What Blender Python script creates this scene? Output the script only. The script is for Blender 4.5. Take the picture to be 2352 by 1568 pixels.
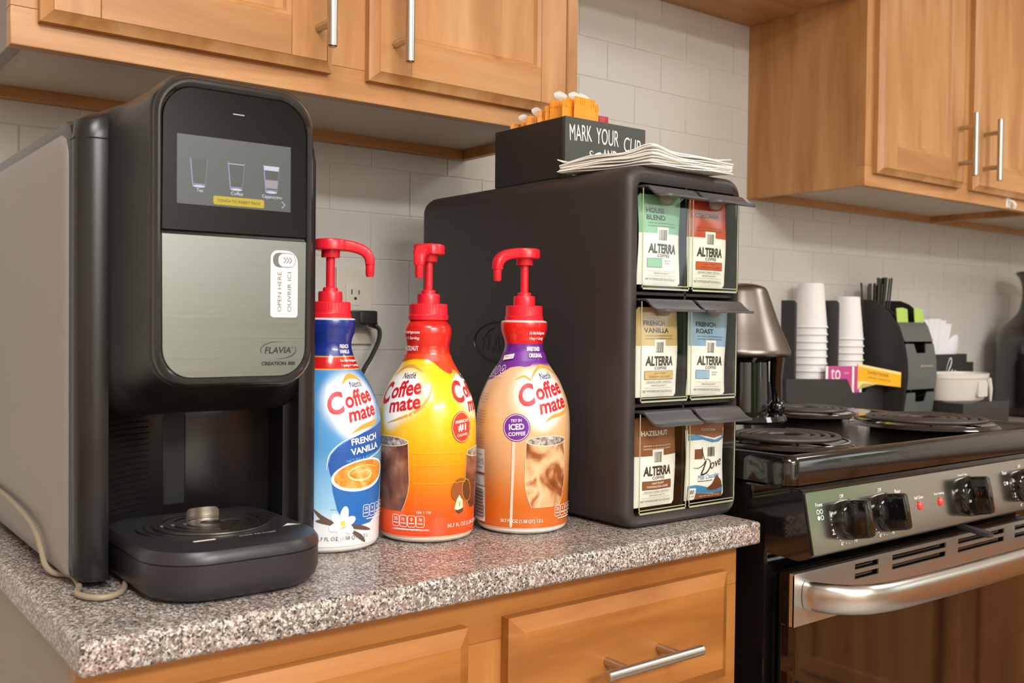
import bpy, bmesh, math, random
from mathutils import Vector, Matrix
random.seed(7)
for _o in list(bpy.data.objects): bpy.data.objects.remove(_o)
SC = bpy.context.scene
COL = SC.collection
pi = math.pi
def s2l(c):
    return tuple(((v/255)/12.92 if v/255 <= .04045 else ((v/255+.055)/1.055)**2.4) for v in c)

# ---------------------------------------------------------------- camera, light, exposure
CAM = Vector((-.98608, -1.41266, 1.15445))
yaw, pit, rol = math.radians(37.7), math.radians(1.282), math.radians(.623)
_d = Vector((math.sin(yaw)*math.cos(pit), math.cos(yaw)*math.cos(pit), -math.sin(pit)))
_r = Vector((math.cos(yaw), -math.sin(yaw), 0)); _u = _r.cross(_d)
_r2 = _r*math.cos(rol)+_u*math.sin(rol); _u2 = -_r*math.sin(rol)+_u*math.cos(rol)
cd = bpy.data.cameras.new('camera'); cam = bpy.data.objects.new('camera', cd); COL.objects.link(cam)
m = Matrix((_r2, _u2, -_d)).transposed().to_4x4(); m.translation = CAM
cam.matrix_world = m
cd.sensor_width = 36; cd.sensor_fit = 'HORIZONTAL'; cd.lens = 2255.84*36/2352
cd.shift_x = -.95/2352; cd.shift_y = 10.744/2352
cd.clip_start = .01
cd.dof.use_dof = True; cd.dof.focus_distance = 1.13; cd.dof.aperture_fstop = 9.0
SC.camera = cam
w = bpy.data.worlds.new('sky'); SC.world = w; w.use_nodes = True
_bg = w.node_tree.nodes['Background']
_bg.inputs[0].default_value = (.90, .96, 1.0, 1); _bg.inputs[1].default_value = 2.4   # even overcast sky
def area(name, loc, sx, sy, power, col=(1,.985,.965), rot=(0,0,0)):
    l = bpy.data.lights.new(name, 'AREA'); l.shape = 'RECTANGLE'; l.size = sx; l.size_y = sy; l.energy = power; l.color = col
    o = bpy.data.objects.new(name, l); o.location = loc; o.rotation_euler = rot; COL.objects.link(o); return o
LAMPS = [(-1.12, -1.85, .6, .9, 17), (1.55, -1.7, .6, 1.2, 9), (-.5, -3.55, 1.6, .6, 88)]  # first lamp follows the cast shadows; the other two are added fill
for i, (lx, ly, sx, sy, p) in enumerate(LAMPS):
    area('ceiling_and_fill_light', (lx, ly, 2.405), sx, sy, p)
SC.view_settings.view_transform = 'Standard'; SC.view_settings.look = 'None'
SC.view_settings.gamma = 1; SC.view_settings.use_curve_mapping = False
SC.view_settings.exposure = .70

# ---------------------------------------------------------------- materials
MATS = {}
def mat(name, col, rough=.5, metal=0, spec=.5, coat=0, emit=0, bump=0, bscale=200, trans=0, alpha=1, sss=0, aniso=0):
    if name in MATS: return MATS[name]
    mt = bpy.data.materials.new(name); mt.use_nodes = True
    b = mt.node_tree.nodes['Principled BSDF']; c = (*s2l(col), 1)
    b.inputs['Base Color'].default_value = c; b.inputs['Roughness'].default_value = rough
    b.inputs['Metallic'].default_value = metal; b.inputs['Specular IOR Level'].default_value = spec
    b.inputs['Coat Weight'].default_value = coat; b.inputs['Coat Roughness'].default_value = .05
    if trans: b.inputs['Transmission Weight'].default_value = trans
    if sss:
        b.inputs['Subsurface Weight'].default_value = sss; b.inputs['Subsurface Radius'].default_value = (.004,.004,.004)
    if emit:
        b.inputs['Emission Color'].default_value = c; b.inputs['Emission Strength'].default_value = emit
    if bump:
        nt = mt.node_tree; tc = nt.nodes.new('ShaderNodeTexCoord'); n = nt.nodes.new('ShaderNodeTexNoise'); n.inputs['Scale'].default_value = bscale
        n.inputs['Detail'].default_value = 3
        bp = nt.nodes.new('ShaderNodeBump'); bp.inputs['Strength'].default_value = bump; bp.inputs['Distance'].default_value = .001
        nt.links.new(tc.outputs['Object'], n.inputs['Vector']); nt.links.new(n.outputs[0], bp.inputs['Height']); nt.links.new(bp.outputs[0], b.inputs['Normal'])
    MATS[name] = mt; return mt
def emat(name, col, st=.5):
    if name in MATS: return MATS[name]
    mt = mat(name, (8,8,8), .35); b = mt.node_tree.nodes['Principled BSDF']
    b.inputs['Emission Color'].default_value = (*s2l(col), 1); b.inputs['Emission Strength'].default_value = st; return mt
class NT:
    def __init__(s, name):
        s.m = bpy.data.materials.new(name); s.m.use_nodes = True; s.t = s.m.node_tree; s.b = s.t.nodes['Principled BSDF']; MATS[name] = s.m
        s.tc = s.t.nodes.new('ShaderNodeTexCoord')
    def n(s, typ, **kw):
        x = s.t.nodes.new('ShaderNode'+typ)
        for k, v in kw.items():
            if isinstance(k, str) and hasattr(x, k): setattr(x, k, v)
            else: x.inputs[k.replace('_', ' ')].default_value = v
        return x
    def l(s, a, b): s.t.links.new(a, b)
    def ramp(s, fac, stops, interp='LINEAR'):
        r = s.n('ValToRGB'); cr = r.color_ramp; cr.interpolation = interp
        while len(cr.elements) < len(stops): cr.elements.new(.5)
        for e, (p, c) in zip(cr.elements, stops): e.position = p; e.color = (*s2l(c), 1)
        s.l(fac, r.inputs[0]); return r.outputs[0]
    def mix(s, fac, a, b):
        x = s.n('Mix', data_type='RGBA')
        for v, i in ((fac, 0), (a, 6), (b, 7)):
            if hasattr(v, 'is_linked'): s.l(v, x.inputs[i])
            else: x.inputs[i].default_value = v if i == 0 else (*s2l(v), 1)
        return x.outputs[2]
    def math(s, op, a, b=0., c=0., clamp=False):
        x = s.n('Math', operation=op, use_clamp=clamp)
        for i, v in enumerate((a, b, c)):
            if hasattr(v, 'is_linked'): s.l(v, x.inputs[i])
            else: x.inputs[i].default_value = v
        return x.outputs[0]
def wood(name, axis, tones, rough=.38):
    t = NT(name); mp = t.n('Mapping'); sc = [9, 9, 9]; sc[axis] = 1.1; mp.inputs['Scale'].default_value = sc
    t.l(t.tc.outputs['Object'], mp.inputs['Vector'])
    n1 = t.n('TexNoise', Scale=2.2, Detail=5., Roughness=.55, Distortion=.6); t.l(mp.outputs[0], n1.inputs['Vector'])
    mp2 = t.n('Mapping'); sc2 = [160, 160, 160]; sc2[axis] = 7; mp2.inputs['Scale'].default_value = sc2
    t.l(t.tc.outputs['Object'], mp2.inputs['Vector']); n2 = t.n('TexNoise', Scale=2., Detail=2.); t.l(mp2.outputs[0], n2.inputs['Vector'])
    c = t.ramp(n1.outputs[0], [(.28, tones[0]), (.5, tones[1]), (.72, tones[2])])
    f = t.math('MULTIPLY_ADD', n2.outputs[0], .36, -.1, True)
    t.l(t.mix(f, c, tones[0]), t.b.inputs['Base Color'])
    t.b.inputs['Roughness'].default_value = rough; t.b.inputs['Specular IOR Level'].default_value = .4
    return t.m
WT = [(162,108,60), (188,136,84), (205,157,108)]
wood_v = wood('maple_vertical', 2, WT); wood_h = wood('maple_horizontal', 0, WT)
wood_y = wood('maple_depth', 1, [(150,94,48), (172,114,64), (188,130,78)])
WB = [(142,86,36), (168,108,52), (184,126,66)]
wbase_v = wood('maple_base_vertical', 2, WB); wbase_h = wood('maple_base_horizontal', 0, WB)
melamine = mat('cabinet_underside_melamine', (206,190,172), .5, bump=.02)
def granite():
    t = NT('granite')
    v = t.n('TexVoronoi', Scale=680.); v2 = t.n('TexVoronoi', Scale=400.); no = t.n('TexNoise', Scale=14., Detail=3.)
    dn = t.n('TexNoise', Scale=330., Detail=3.); mv = t.n('Mix', data_type='VECTOR'); 
    t.l(t.tc.outputs['Object'], dn.inputs['Vector'])
    sc = t.n('VectorMath', operation='SCALE'); sc.inputs[3].default_value = .004; t.l(dn.outputs['Color'], sc.inputs[0])
    ad = t.n('VectorMath', operation='ADD'); t.l(t.tc.outputs['Object'], ad.inputs[0]); t.l(sc.outputs[0], ad.inputs[1])
    for q in (v, v2): t.l(ad.outputs[0], q.inputs['Vector'])
    t.l(t.tc.outputs['Object'], no.inputs['Vector'])
    s1 = t.n('SeparateColor'); t.l(v.outputs['Color'], s1.inputs[0]); s2 = t.n('SeparateColor'); t.l(v2.outputs['Color'], s2.inputs[0])
    base = t.ramp(s2.outputs[0], [(0, (116,104,97)), (.22, (152,140,130)), (.48, (184,176,167)), (.68, (136,123,114)), (.86, (200,194,186))], 'CONSTANT')
    pink = t.mix(t.math('MULTIPLY_ADD', no.outputs[0], 2.2, -.98, True), base, (168,128,116))
    sp = t.ramp(s1.outputs[1], [(0, (44,43,45)), (.42, (112,103,97)), (.78, (214,209,203))], 'CONSTANT')
    fac = t.ramp(s1.outputs[0], [(0, (0,0,0)), (.62, (255,255,255))], 'CONSTANT')
    fm = t.math('GREATER_THAN', s1.outputs[0], .66)
    t.l(t.mix(fm, pink, sp), t.b.inputs['Base Color'])
    t.b.inputs['Roughness'].default_value = .36; t.b.inputs['Coat Weight'].default_value = .06; t.b.inputs['Coat Roughness'].default_value = .1
    return t.m
granite_m = granite()
tile_m = mat('white_glazed_tile', (203,200,194), .3); grout_m = mat('grout', (208,204,197), .9)
paint_m = mat('wall_paint', (214,206,196), .7); floor_m = mat('floor_vinyl', (146,138,130), .45); ceil_m = mat('ceiling_paint', (235,232,226), .8)
steel = mat('brushed_nickel', (196,190,182), .3, 1)
steel_panel = mat('stainless_panel', (176,172,166), .17, 1)
steel_strip = mat('stainless_strip', (206,203,198), .4, 1)
steel_handle = mat('stainless_handle', (200,196,190), .28, 1)
blk = mat('black_satin_plastic', (34,31,31), .38, bump=.05, bscale=900)
blk_matte = mat('black_textured_plastic', (52,47,46), .5, bump=.12, bscale=1400)
blk_gloss = mat('black_gloss', (14,13,13), .06, coat=.5)
blk_enamel = mat('black_enamel', (20,17,16), .1, coat=.6)
red_pl = mat('red_plastic', (226,34,50), .32, sss=.15)
white_pl = mat('white_plastic', (236,234,228), .35)
ink_k = mat('black_ink', (24,24,26), .5); ink_w = mat('white_ink', (244,244,240), .5); ink_r = mat('red_ink', (204,24,32), .4)
ink_gold = mat('gold_ink', (216,160,64), .4); ink_navy = mat('navy_ink', (28,42,104), .4)
def acrylic(name, tint, refl=1.0, rough=.03):
    t = NT(name); tr = t.n('BsdfTransparent'); tr.inputs[0].default_value = (*s2l(tint), 1)
    gl = t.n('BsdfGlossy'); gl.inputs['Roughness'].default_value = rough
    lw = t.n('LayerWeight'); lw.inputs[0].default_value = .5; mx = t.n('MixShader')
    f = t.math('MULTIPLY', t.math('MULTIPLY_ADD', t.math('POWER', lw.outputs['Facing'], 4.), .9, .04), refl, 0, True)
    t.l(f, mx.inputs[0]); t.l(tr.outputs[0], mx.inputs[1]); t.l(gl.outputs[0], mx.inputs[2])
    t.l(mx.outputs[0], t.t.nodes['Material Output'].inputs[0]); return t.m
acr = acrylic('clear_acrylic', (252,253,250), .7); acr_edge = mat('acrylic_edge', (168,170,138), .15, spec=.8)
pane_m = acrylic('window_glass', (245,248,246), 1.0)

# ---------------------------------------------------------------- mesh helpers
def thing(name, label, cat, loc=(0,0,0), rotz=0, group=None):
    o = bpy.data.objects.new(name, None); COL.objects.link(o); o.empty_display_size = .02
    o.location = loc; o.rotation_euler = (0, 0, rotz); o['label'] = label; o['category'] = cat
    if group: o['group'] = group
    return o
def tag(o, label, cat, group=None):
    o['label'] = label; o['category'] = cat
    if group: o['group'] = group
    return o
def rootof(o):
    while o.parent: o = o.parent
    return o
def obj(name, bm, material, parent=None, smooth=35, world=True, label=None, origin=None, boxy=False):
    """link a bmesh as one mesh object; world=True: verts are world coords"""
    me = bpy.data.meshes.new(name)
    if bm.verts:
        if parent is not None and world: off = rootof(parent).location
        elif parent is None and origin is None and world:
            xs = [v.co for v in bm.verts]
            off = Vector(((min(v.x for v in xs)+max(v.x for v in xs))/2, (min(v.y for v in xs)+max(v.y for v in xs))/2, min(v.z for v in xs)))
        elif origin is not None: off = Vector(origin)
        else: off = Vector((0,0,0))
        if off.length: bmesh.ops.translate(bm, vec=-off, verts=bm.verts)
    if smooth:
        for f in bm.faces: f.smooth = not (boxy and max(abs(c_) for c_ in f.normal) > .9999)
        for e in bm.edges:
            if len(e.link_faces) == 2 and e.calc_face_angle(0) > math.radians(smooth): e.smooth = False
    bm.to_mesh(me); bm.free()
    ms = material if isinstance(material, (list, tuple)) else [material]
    for q in ms: me.materials.append(q)
    o = bpy.data.objects.new(name, me); COL.objects.link(o)
    if parent is not None: o.parent = parent
    elif world: o.location = off
    if label: o['label'] = label
    return o
def struct(o): o['kind'] = 'structure'; return o
def nb(): return bmesh.new()
def add_box(bm, x0, x1, y0, y1, z0, z1, bev=0, seg=2):
    vs = [bm.verts.new(p) for p in ((x0,y0,z0),(x1,y0,z0),(x1,y1,z0),(x0,y1,z0),(x0,y0,z1),(x1,y0,z1),(x1,y1,z1),(x0,y1,z1))]
    fs = [bm.faces.new([vs[i] for i in q]) for q in ((0,3,2,1),(4,5,6,7),(0,1,5,4),(1,2,6,5),(2,3,7,6),(3,0,4,7))]
    if bev:
        es = list({e for f in fs for e in f.edges})
        bmesh.ops.bevel(bm, geom=es, offset=bev, segments=seg, profile=.6, affect='EDGES', clamp_overlap=True)
    return vs
def box(name, x0, x1, y0, y1, z0, z1, m, parent=None, bev=.0015, seg=2, **kw):
    bm = nb(); add_box(bm, x0, x1, y0, y1, z0, z1, bev, seg); bm.normal_update(); return obj(name, bm, m, parent, boxy=True, **kw)
def loft(bm, rings, cap=True, closed=True):
    """rings: list of lists of points (same count)"""
    vv = [[bm.verts.new(p) for p in r] for r in rings]; n = len(vv[0])
    for a, b in zip(vv, vv[1:]):
        for i in range(n if closed else n-1):
            j = (i+1) % n
            try: bm.faces.new((a[i], a[j], b[j], b[i]))
            except ValueError: pass
    if cap:
        for r in (vv[0][::-1], vv[-1]):
            try: bm.faces.new(r)
            except ValueError: pass
    return vv
def fixn(bm): bmesh.ops.recalc_face_normals(bm, faces=bm.faces)
def lathe(bm, prof, n=32, c=(0,0,0), cap=True):
    rings = [[(c[0]+r*math.cos(2*pi*i/n), c[1]+r*math.sin(2*pi*i/n), c[2]+z) for i in range(n)] for r, z in prof]
    loft(bm, rings, cap); 
def tube(bm, pts, rad, n=10, cap=True, flat=1.0):
    pts = [Vector(p) for p in pts]; rs = rad if isinstance(rad, (list, tuple)) else [rad]*len(pts)
    rings = []; up = None
    for i, p in enumerate(pts):
        t = (pts[min(i+1, len(pts)-1)]-pts[max(i-1, 0)]).normalized()
        if up is None:
            up = Vector((0,0,1)) if abs(t.z) < .9 else Vector((1,0,0))
        a = t.cross(up).normalized(); up = a.cross(t).normalized()
        rings.append([p+(a*math.cos(2*pi*k/n)+up*math.sin(2*pi*k/n)*flat)*rs[i] for k in range(n)])
    loft(bm, rings, cap)
def cyl(bm, a, b, r, n=20, bev=0):
    a, b = Vector(a), Vector(b)
    if bev:
        d = (b-a).normalized(); tube(bm, [a, a+d*bev, b-d*bev, b], [r-bev, r, r, r-bev], n)
    else: tube(bm, [a, b], r, n)
def catmull(pts, k=6):
    out = []; P = [Vector(p) for p in pts]
    for i in range(len(P)-1):
        p0, p1, p2, p3 = P[max(i-1,0)], P[i], P[i+1], P[min(i+2,len(P)-1)]
        for j in range(k):
            t = j/k; out.append(.5*((2*p1)+(p2-p0)*t+(2*p0-5*p1+4*p2-p3)*t*t+(3*p1-p0-3*p2+p3)*t**3))
    out.append(P[-1]); return out
def rrect2(x0, x1, y0, y1, r, n=6):
    """rounded rectangle outline CCW; r = radius or 4 radii (x0y0,x1y0,x1y1,x0y1)"""
    rs = r if isinstance(r, (list, tuple)) else [r]*4; out = []
    for (cx, cy, a0, rr) in ((x0+rs[0], y0+rs[0], pi, rs[0]), (x1-rs[1], y0+rs[1], 1.5*pi, rs[1]), (x1-rs[2], y1-rs[2], 0, rs[2]), (x0+rs[3], y1-rs[3], .5*pi, rs[3])):
        for i in range(n+1):
            a = a0+.5*pi*i/n; out.append((cx+rr*math.cos(a), cy+rr*math.sin(a)))
    return out
def clip2(poly, k, sign):
    """keep y>k (sign=1) or y<k"""
    out = []
    for i, p in enumerate(poly):
        q = poly[(i+1) % len(poly)]; a, b = (p[1]-k)*sign, (q[1]-k)*sign
        if a >= 0: out.append(p)
        if a*b < 0:
            t = a/(a-b); out.append((p[0]+(q[0]-p[0])*t, k))
    return out
def extrude_xz(bm, poly, y0, y1, inset=0):
    """poly in XZ extruded from y0 (front) to y1; small front inset chamfer"""
    if inset:
        cx = sum(p[0] for p in poly)/len(poly); cz = sum(p[1] for p in poly)/len(poly)
        f = [(cx+(x-cx)*(1-inset/max(.001, abs(x-cx)+abs(z-cz))), cz+(z-cz)*(1-inset/max(.001, abs(x-cx)+abs(z-cz)))) for x, z in poly]
        loft(bm, [[(x, y0, z) for x, z in f], [(x, y0+inset, z) for x, z in poly], [(x, y1, z) for x, z in poly]])
    else: loft(bm, [[(x, y0, z) for x, z in poly], [(x, y1, z) for x, z in poly]])
    fixn(bm)
def extrude_xy(bm, poly, z0, z1, bev=0):
    if bev:
        cx = sum(p[0] for p in poly)/len(poly); cy = sum(p[1] for p in poly)/len(poly)
        def ins(k): return [(cx+(x-cx)*(1-k/math.hypot(x-cx, y-cy)), cy+(y-cy)*(1-k/math.hypot(x-cx, y-cy))) for x, y in poly]
        rings = [[(x, y, z0) for x, y in ins(bev)], [(x, y, z0+bev) for x, y in poly], [(x, y, z1-bev) for x, y in poly], [(x, y, z1-bev*.35) for x, y in ins(bev*.35)], [(x, y, z1) for x, y in ins(bev)]]
    else: rings = [[(x, y, z0) for x, y in poly], [(x, y, z1) for x, y in poly]]
    loft(bm, rings); fixn(bm)

# ---- flat print: 2-D shapes collected per ink, mapped onto a surface
_tx = {}
def text2d(s, shear=0, bold=0, spacing=1.0):
    key = (s, shear, bold, spacing)
    if key not in _tx:
        cu = bpy.data.curves.new('t', 'FONT'); cu.body = s; cu.size = 1; cu.shear = shear; cu.offset = bold; cu.space_character = spacing
        cu.resolution_u = 4; cu.fill_mode = 'FRONT'
        o = bpy.data.objects.new('t', cu); COL.objects.link(o); dg = bpy.context.evaluated_depsgraph_get()
        ev = o.evaluated_get(dg); me = ev.to_mesh()
        V = [(v.co.x, v.co.y) for v in me.vertices]; F = [tuple(p.vertices) for p in me.polygons]
        ev.to_mesh_clear(); bpy.data.objects.remove(o); bpy.data.curves.remove(cu)
        _tx[key] = (V, F)
    return _tx[key]
class Print:
    """collects 2-D shapes; layers are lifted a hair above each other"""
    def __init__(s, mp, lift=.00003, maxlen=None): s.mp = mp; s.items = {}; s.k = 0; s.lift = lift; s.maxlen = maxlen
    def _add(s, m, V, F):
        s.k += 1; s.items.setdefault(m.name, (m, []))[1].append((V, F, s.k))
    def text(s, m, st, cx, cy, w=None, h=None, rot=0, shear=0, bold=0, align='c', spacing=1.0, arc=0):
        V, F = text2d(st, shear, bold, spacing)
        if not V: return
        x0, x1 = min(v[0] for v in V), max(v[0] for v in V); y0, y1 = min(v[1] for v in V), max(v[1] for v in V)
        sy = h/(y1-y0) if h else None; sx = w/(x1-x0) if w else sy; sy = sy or sx
        ox = (x0+x1)/2 if align == 'c' else x0
        P = [((x-ox)*sx, (y-(y0+y1)/2)*sy) for x, y in V]
        if arc: P = [(x, y+arc*(x*x)) for x, y in P]
        c, n = math.cos(rot), math.sin(rot); P = [(cx+x*c-y*n, cy+x*n+y*c) for x, y in P]
        s._add(m, P, F)
    def poly(s, m, pts): s._add(m, list(pts), [tuple(range(len(pts)))])
    def rect(s, m, x0, x1, y0, y1): s.poly(m, [(x0,y0),(x1,y0),(x1,y1),(x0,y1)])
    def rrect(s, m, x0, x1, y0, y1, r): s.poly(m, rrect2(x0, x1, y0, y1, r, 4))
    def ell(s, m, cx, cy, rx, ry, n=28, rot=0, a0=0, a1=2*pi):
        c, q = math.cos(rot), math.sin(rot)
        pts = [(rx*math.cos(a0+(a1-a0)*i/n), ry*math.sin(a0+(a1-a0)*i/n)) for i in range(n)]
        s.poly(m, [(cx+x*c-y*q, cy+x*q+y*c) for x, y in pts])
    def stroke(s, m, pts, wd, closed=False, taper=False):
        P = [Vector((p[0], p[1])) for p in pts]; n = len(P); V = []; F = []
        for i in range(n):
            a = P[(i-1) % n] if closed else P[max(i-1, 0)]; b = P[(i+1) % n] if closed else P[min(i+1, n-1)]
            t = (b-a).normalized(); nn = Vector((-t.y, t.x)); ww = wd*(.12+.88*math.sin(pi*(i+.0)/(n-1))) if taper else wd
            V += [tuple(P[i]+nn*ww/2), tuple(P[i]-nn*ww/2)]
        for i in range(n if closed else n-1):
            j = (i+1) % n; F.append((2*i, 2*i+1, 2*j+1, 2*j))
        s._add(m, V, F)
    def ring(s, m, cx, cy, rx, ry, wd, n=32, a0=0, a1=2*pi, rot=0, taper=False):
        full = abs(a1-a0-2*pi) < 1e-6; c, q = math.cos(rot), math.sin(rot)
        pts = [(rx*math.cos(a0+(a1-a0)*i/n), ry*math.sin(a0+(a1-a0)*i/n)) for i in range(n if full else n+1)]
        s.stroke(m, [(cx+x*c-y*q, cy+x*q+y*c) for x, y in pts], wd, full, taper)
    def build(s, parent, name='print', world=True):
        out = []
        for mn, (m, lst) in s.items.items():
            bm = nb()
            for V, F, k in lst:
                b2 = nb(); vs = [b2.verts.new((x, y, 0)) for x, y in V]
                for f in F:
                    try: b2.faces.new([vs[i] for i in f])
                    except ValueError: pass
                bmesh.ops.triangulate(b2, faces=b2.faces)
                for f in b2.faces:
                    if f.normal.z < 0: f.normal_flip()
                if s.maxlen:
                    for it in range(6):
                        es = [e for e in b2.edges if e.calc_length() > s.maxlen]
                        if not es: break
                        bmesh.ops.subdivide_edges(b2, edges=es, cuts=1); bmesh.ops.triangulate(b2, faces=[f for f in b2.faces if len(f.verts) > 3])
                mp = {}
                for v in b2.verts: mp[v] = bm.verts.new(s.mp(v.co.x, v.co.y, s.lift*k))
                for f in b2.faces:
                    try: bm.faces.new([mp[v] for v in f.verts])
                    except ValueError: pass
                b2.free()
            out.append(obj(name, bm, m, parent, smooth=0, world=world))
        return out
def plane_map(o, u, v):
    o, u, v = Vector(o), Vector(u).normalized(), Vector(v).normalized(); n = u.cross(v)
    return lambda a, b, e: o+u*a+v*b+n*(e+.00006)
def front_map(x, y, z): return plane_map((x, y, z), (1,0,0), (0,0,1))
def copy_tree(o, parent=None):
    c = o.copy(); COL.objects.link(c); c.parent = parent
    for ch in list(o.children): copy_tree(ch, c)
    return c
# ================================================================ setting
CT = .914
XL, XR, YF = -3.0, 2.75, -4.2
struct(box('floor', XL, XR, YF, 0, -.1, 0, floor_m, bev=0))
struct(box('ceiling', XL, XR, YF, 0, 2.45, 2.55, ceil_m, bev=0))
wb = struct(box('wall_back', XL, XR, .0014, .12, 0, 2.45, grout_m, bev=0))
struct(box('wall_left', XL-.1, XL, YF, 0, 0, 2.45, paint_m, bev=0))
def holed(name, along, c0, c1, a0, a1, z0, z1, b0, b1):
    bm = nb()
    for (p, q, u, v) in ((b0, a0, 0, 2.45), (a1, b1, 0, 2.45), (a0, a1, 0, z0), (a0, a1, z1, 2.45)):
        if q-p > .001 and v-u > .001:
            if along == 'x': add_box(bm, p, q, c0, c1, u, v)
            else: add_box(bm, c0, c1, p, q, u, v)
    return struct(obj(name, bm, paint_m))
holed('wall_front', 'x', YF-.1, YF, -.2, 2.2, .7, 1.5, XL, XR)
holed('wall_right', 'y', XR, XR+.1, -3.6, -2.35, .95, 2.15, YF, 0)
frame_m = mat('window_frame_white', (232,230,224), .4)
def window(n, along, c, a0, a1, z0, z1, bars):
    bm = nb()
    def bx(p, q, u, v):
        if along == 'x': add_box(bm, p, q, c-.03, c+.03, u, v)
        else: add_box(bm, c-.03, c+.03, p, q, u, v)
    t = .05; bx(a0, a1, z0, z0+t); bx(a0, a1, z1-t, z1); bx(a0, a0+t, z0, z1); bx(a1-t, a1, z0, z1)
    for b in bars: bx(b-.02, b+.02, z0, z1)
    o = struct(obj('window_%d' % n, bm, frame_m))
    if along == 'x': box('pane', a0+t, a1-t, c-.003, c+.003, z0+t, z1-t, pane_m, o, bev=0)
    else: box('pane', c-.003, c+.003, a0+t, a1-t, z0+t, z1-t, pane_m, o, bev=0)
window(1, 'x', YF-.05, -.2, 2.2, .7, 1.5, [1.0]); window(2, 'y', XR+.05, -3.6, -2.35, .95, 2.15, [-2.95])
# daylight garden beyond the glass
lawn = NT('lawn'); _n = lawn.n('TexNoise', Scale=6., Detail=6.); lawn.l(lawn.ramp(_n.outputs[0], [(.3,(60,96,34)),(.6,(120,150,60)),(.8,(190,196,110))]), lawn.b.inputs['Base Color']); lawn.b.inputs['Roughness'].default_value = .9
struct(box('ground', -10, 14, -14, YF-.12, -.2, -.1, lawn.m, bev=0)); struct(box('ground', XR+.12, 14, YF-.1, 6, -.2, -.1, lawn.m, bev=0))
fol = NT('foliage'); _n = fol.n('TexNoise', Scale=3.2, Detail=7., Roughness=.62); fol.l(fol.ramp(_n.outputs[0], [(.34,(26,44,20)),(.46,(70,104,40)),(.56,(140,160,66)),(.66,(214,216,130))]), fol.b.inputs['Base Color']); fol.b.inputs['Roughness'].default_value = .9
def hedge(x0, x1, y0, y1, h):
    bm = nb(); n = 10; rr = random.Random(x0); rings = []
    for j in range(7):
        f = j/6; k = 1-.25*f*f; cx_, cy_ = (x0+x1)/2, (y0+y1)/2
        rings.append([(cx_+(px_-cx_)*k+rr.uniform(-.15, .15), cy_+(py_-cy_)*k+rr.uniform(-.15, .15), -.12+h*f+rr.uniform(-.1, .1)*f) for px_, py_ in rrect2(x0, x1, y0, y1, .4, 5)])
    loft(bm, rings); fixn(bm); struct(obj('hedge', bm, fol.m))
hedge(-1.5, 4.5, -8.2, -6.8, 1.9); hedge(5.0, 6.4, -6.0, .5, 2.1)
# unseen wood panelling added low on the opposite walls for brown reflections
struct(box('reflection_trim_1', XL, XR, YF, YF+.02, 0, .68, wbase_v, bev=0)); struct(box('reflection_trim_2', XL, XL+.02, YF+.02, -.8, 0, .92, wbase_v, bev=0))
# ceiling lamps; the range-side and front ones are added fill
dif_m = mat('lamp_diffuser', (255,248,236), .6, emit=2.0)
for i, (lx, ly, sx, sy, p) in enumerate(LAMPS):
    t = thing('ceiling_and_fill_lamp', ['square', 'long', 'wide'][i]+' recessed ceiling lamp with white diffuser '+['above the coffee counter', 'added as fill above the range side', 'added as fill near the front window'][i], 'lamp', (lx, ly, 2.45), group='ceiling lamps')
    bm = nb(); a, b = sx/2+.03, sy/2+.03
    for q in ((-a,a,-b,-b+.03), (-a,a,b-.03,b), (-a,-a+.03,-b,b), (a-.03,a,-b,b)): add_box(bm, lx+q[0], lx+q[1], ly+q[2], ly+q[3], 2.41, 2.45)
    obj('frame', bm, frame_m, t); box('diffuser', lx-sx/2, lx+sx/2, ly-sy/2, ly+sy/2, 2.43, 2.445, dif_m, t, bev=0)
# wall tiles
from bpy_extras.object_utils import world_to_camera_view
bpy.context.view_layer.update()
TP, TH, TZ = .149, .0745, 1.109
bm = nb(); add_box(bm, -TP/2+.0008, TP/2-.0008, 0, .006, -TH/2+.0008, TH/2-.0008, .0008, 2)
tile0 = None
for k in range(-3, 10):
    zc = TZ+TH*(k+.5); ph = -.189 if k % 2 == 0 else -.115
    for j in range(-6, 20):
        xc = ph+TP*(j+.5)
        if zc > 1.47 and (xc < -.03 or xc > .80): continue
        q = world_to_camera_view(SC, cam, Vector((xc, 0, zc)))
        if not (-.06 < q.x < 1.06 and -.06 < q.y < 1.08): continue
        if tile0 is None:
            bm.normal_update(); tile0 = obj('tile', bm, tile_m, None, world=False, boxy=True); o = tile0
        else: o = bpy.data.objects.new('tile', tile0.data); COL.objects.link(o)
        o.parent = wb; o.location = Vector((xc, 0, zc))-wb.location

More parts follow.
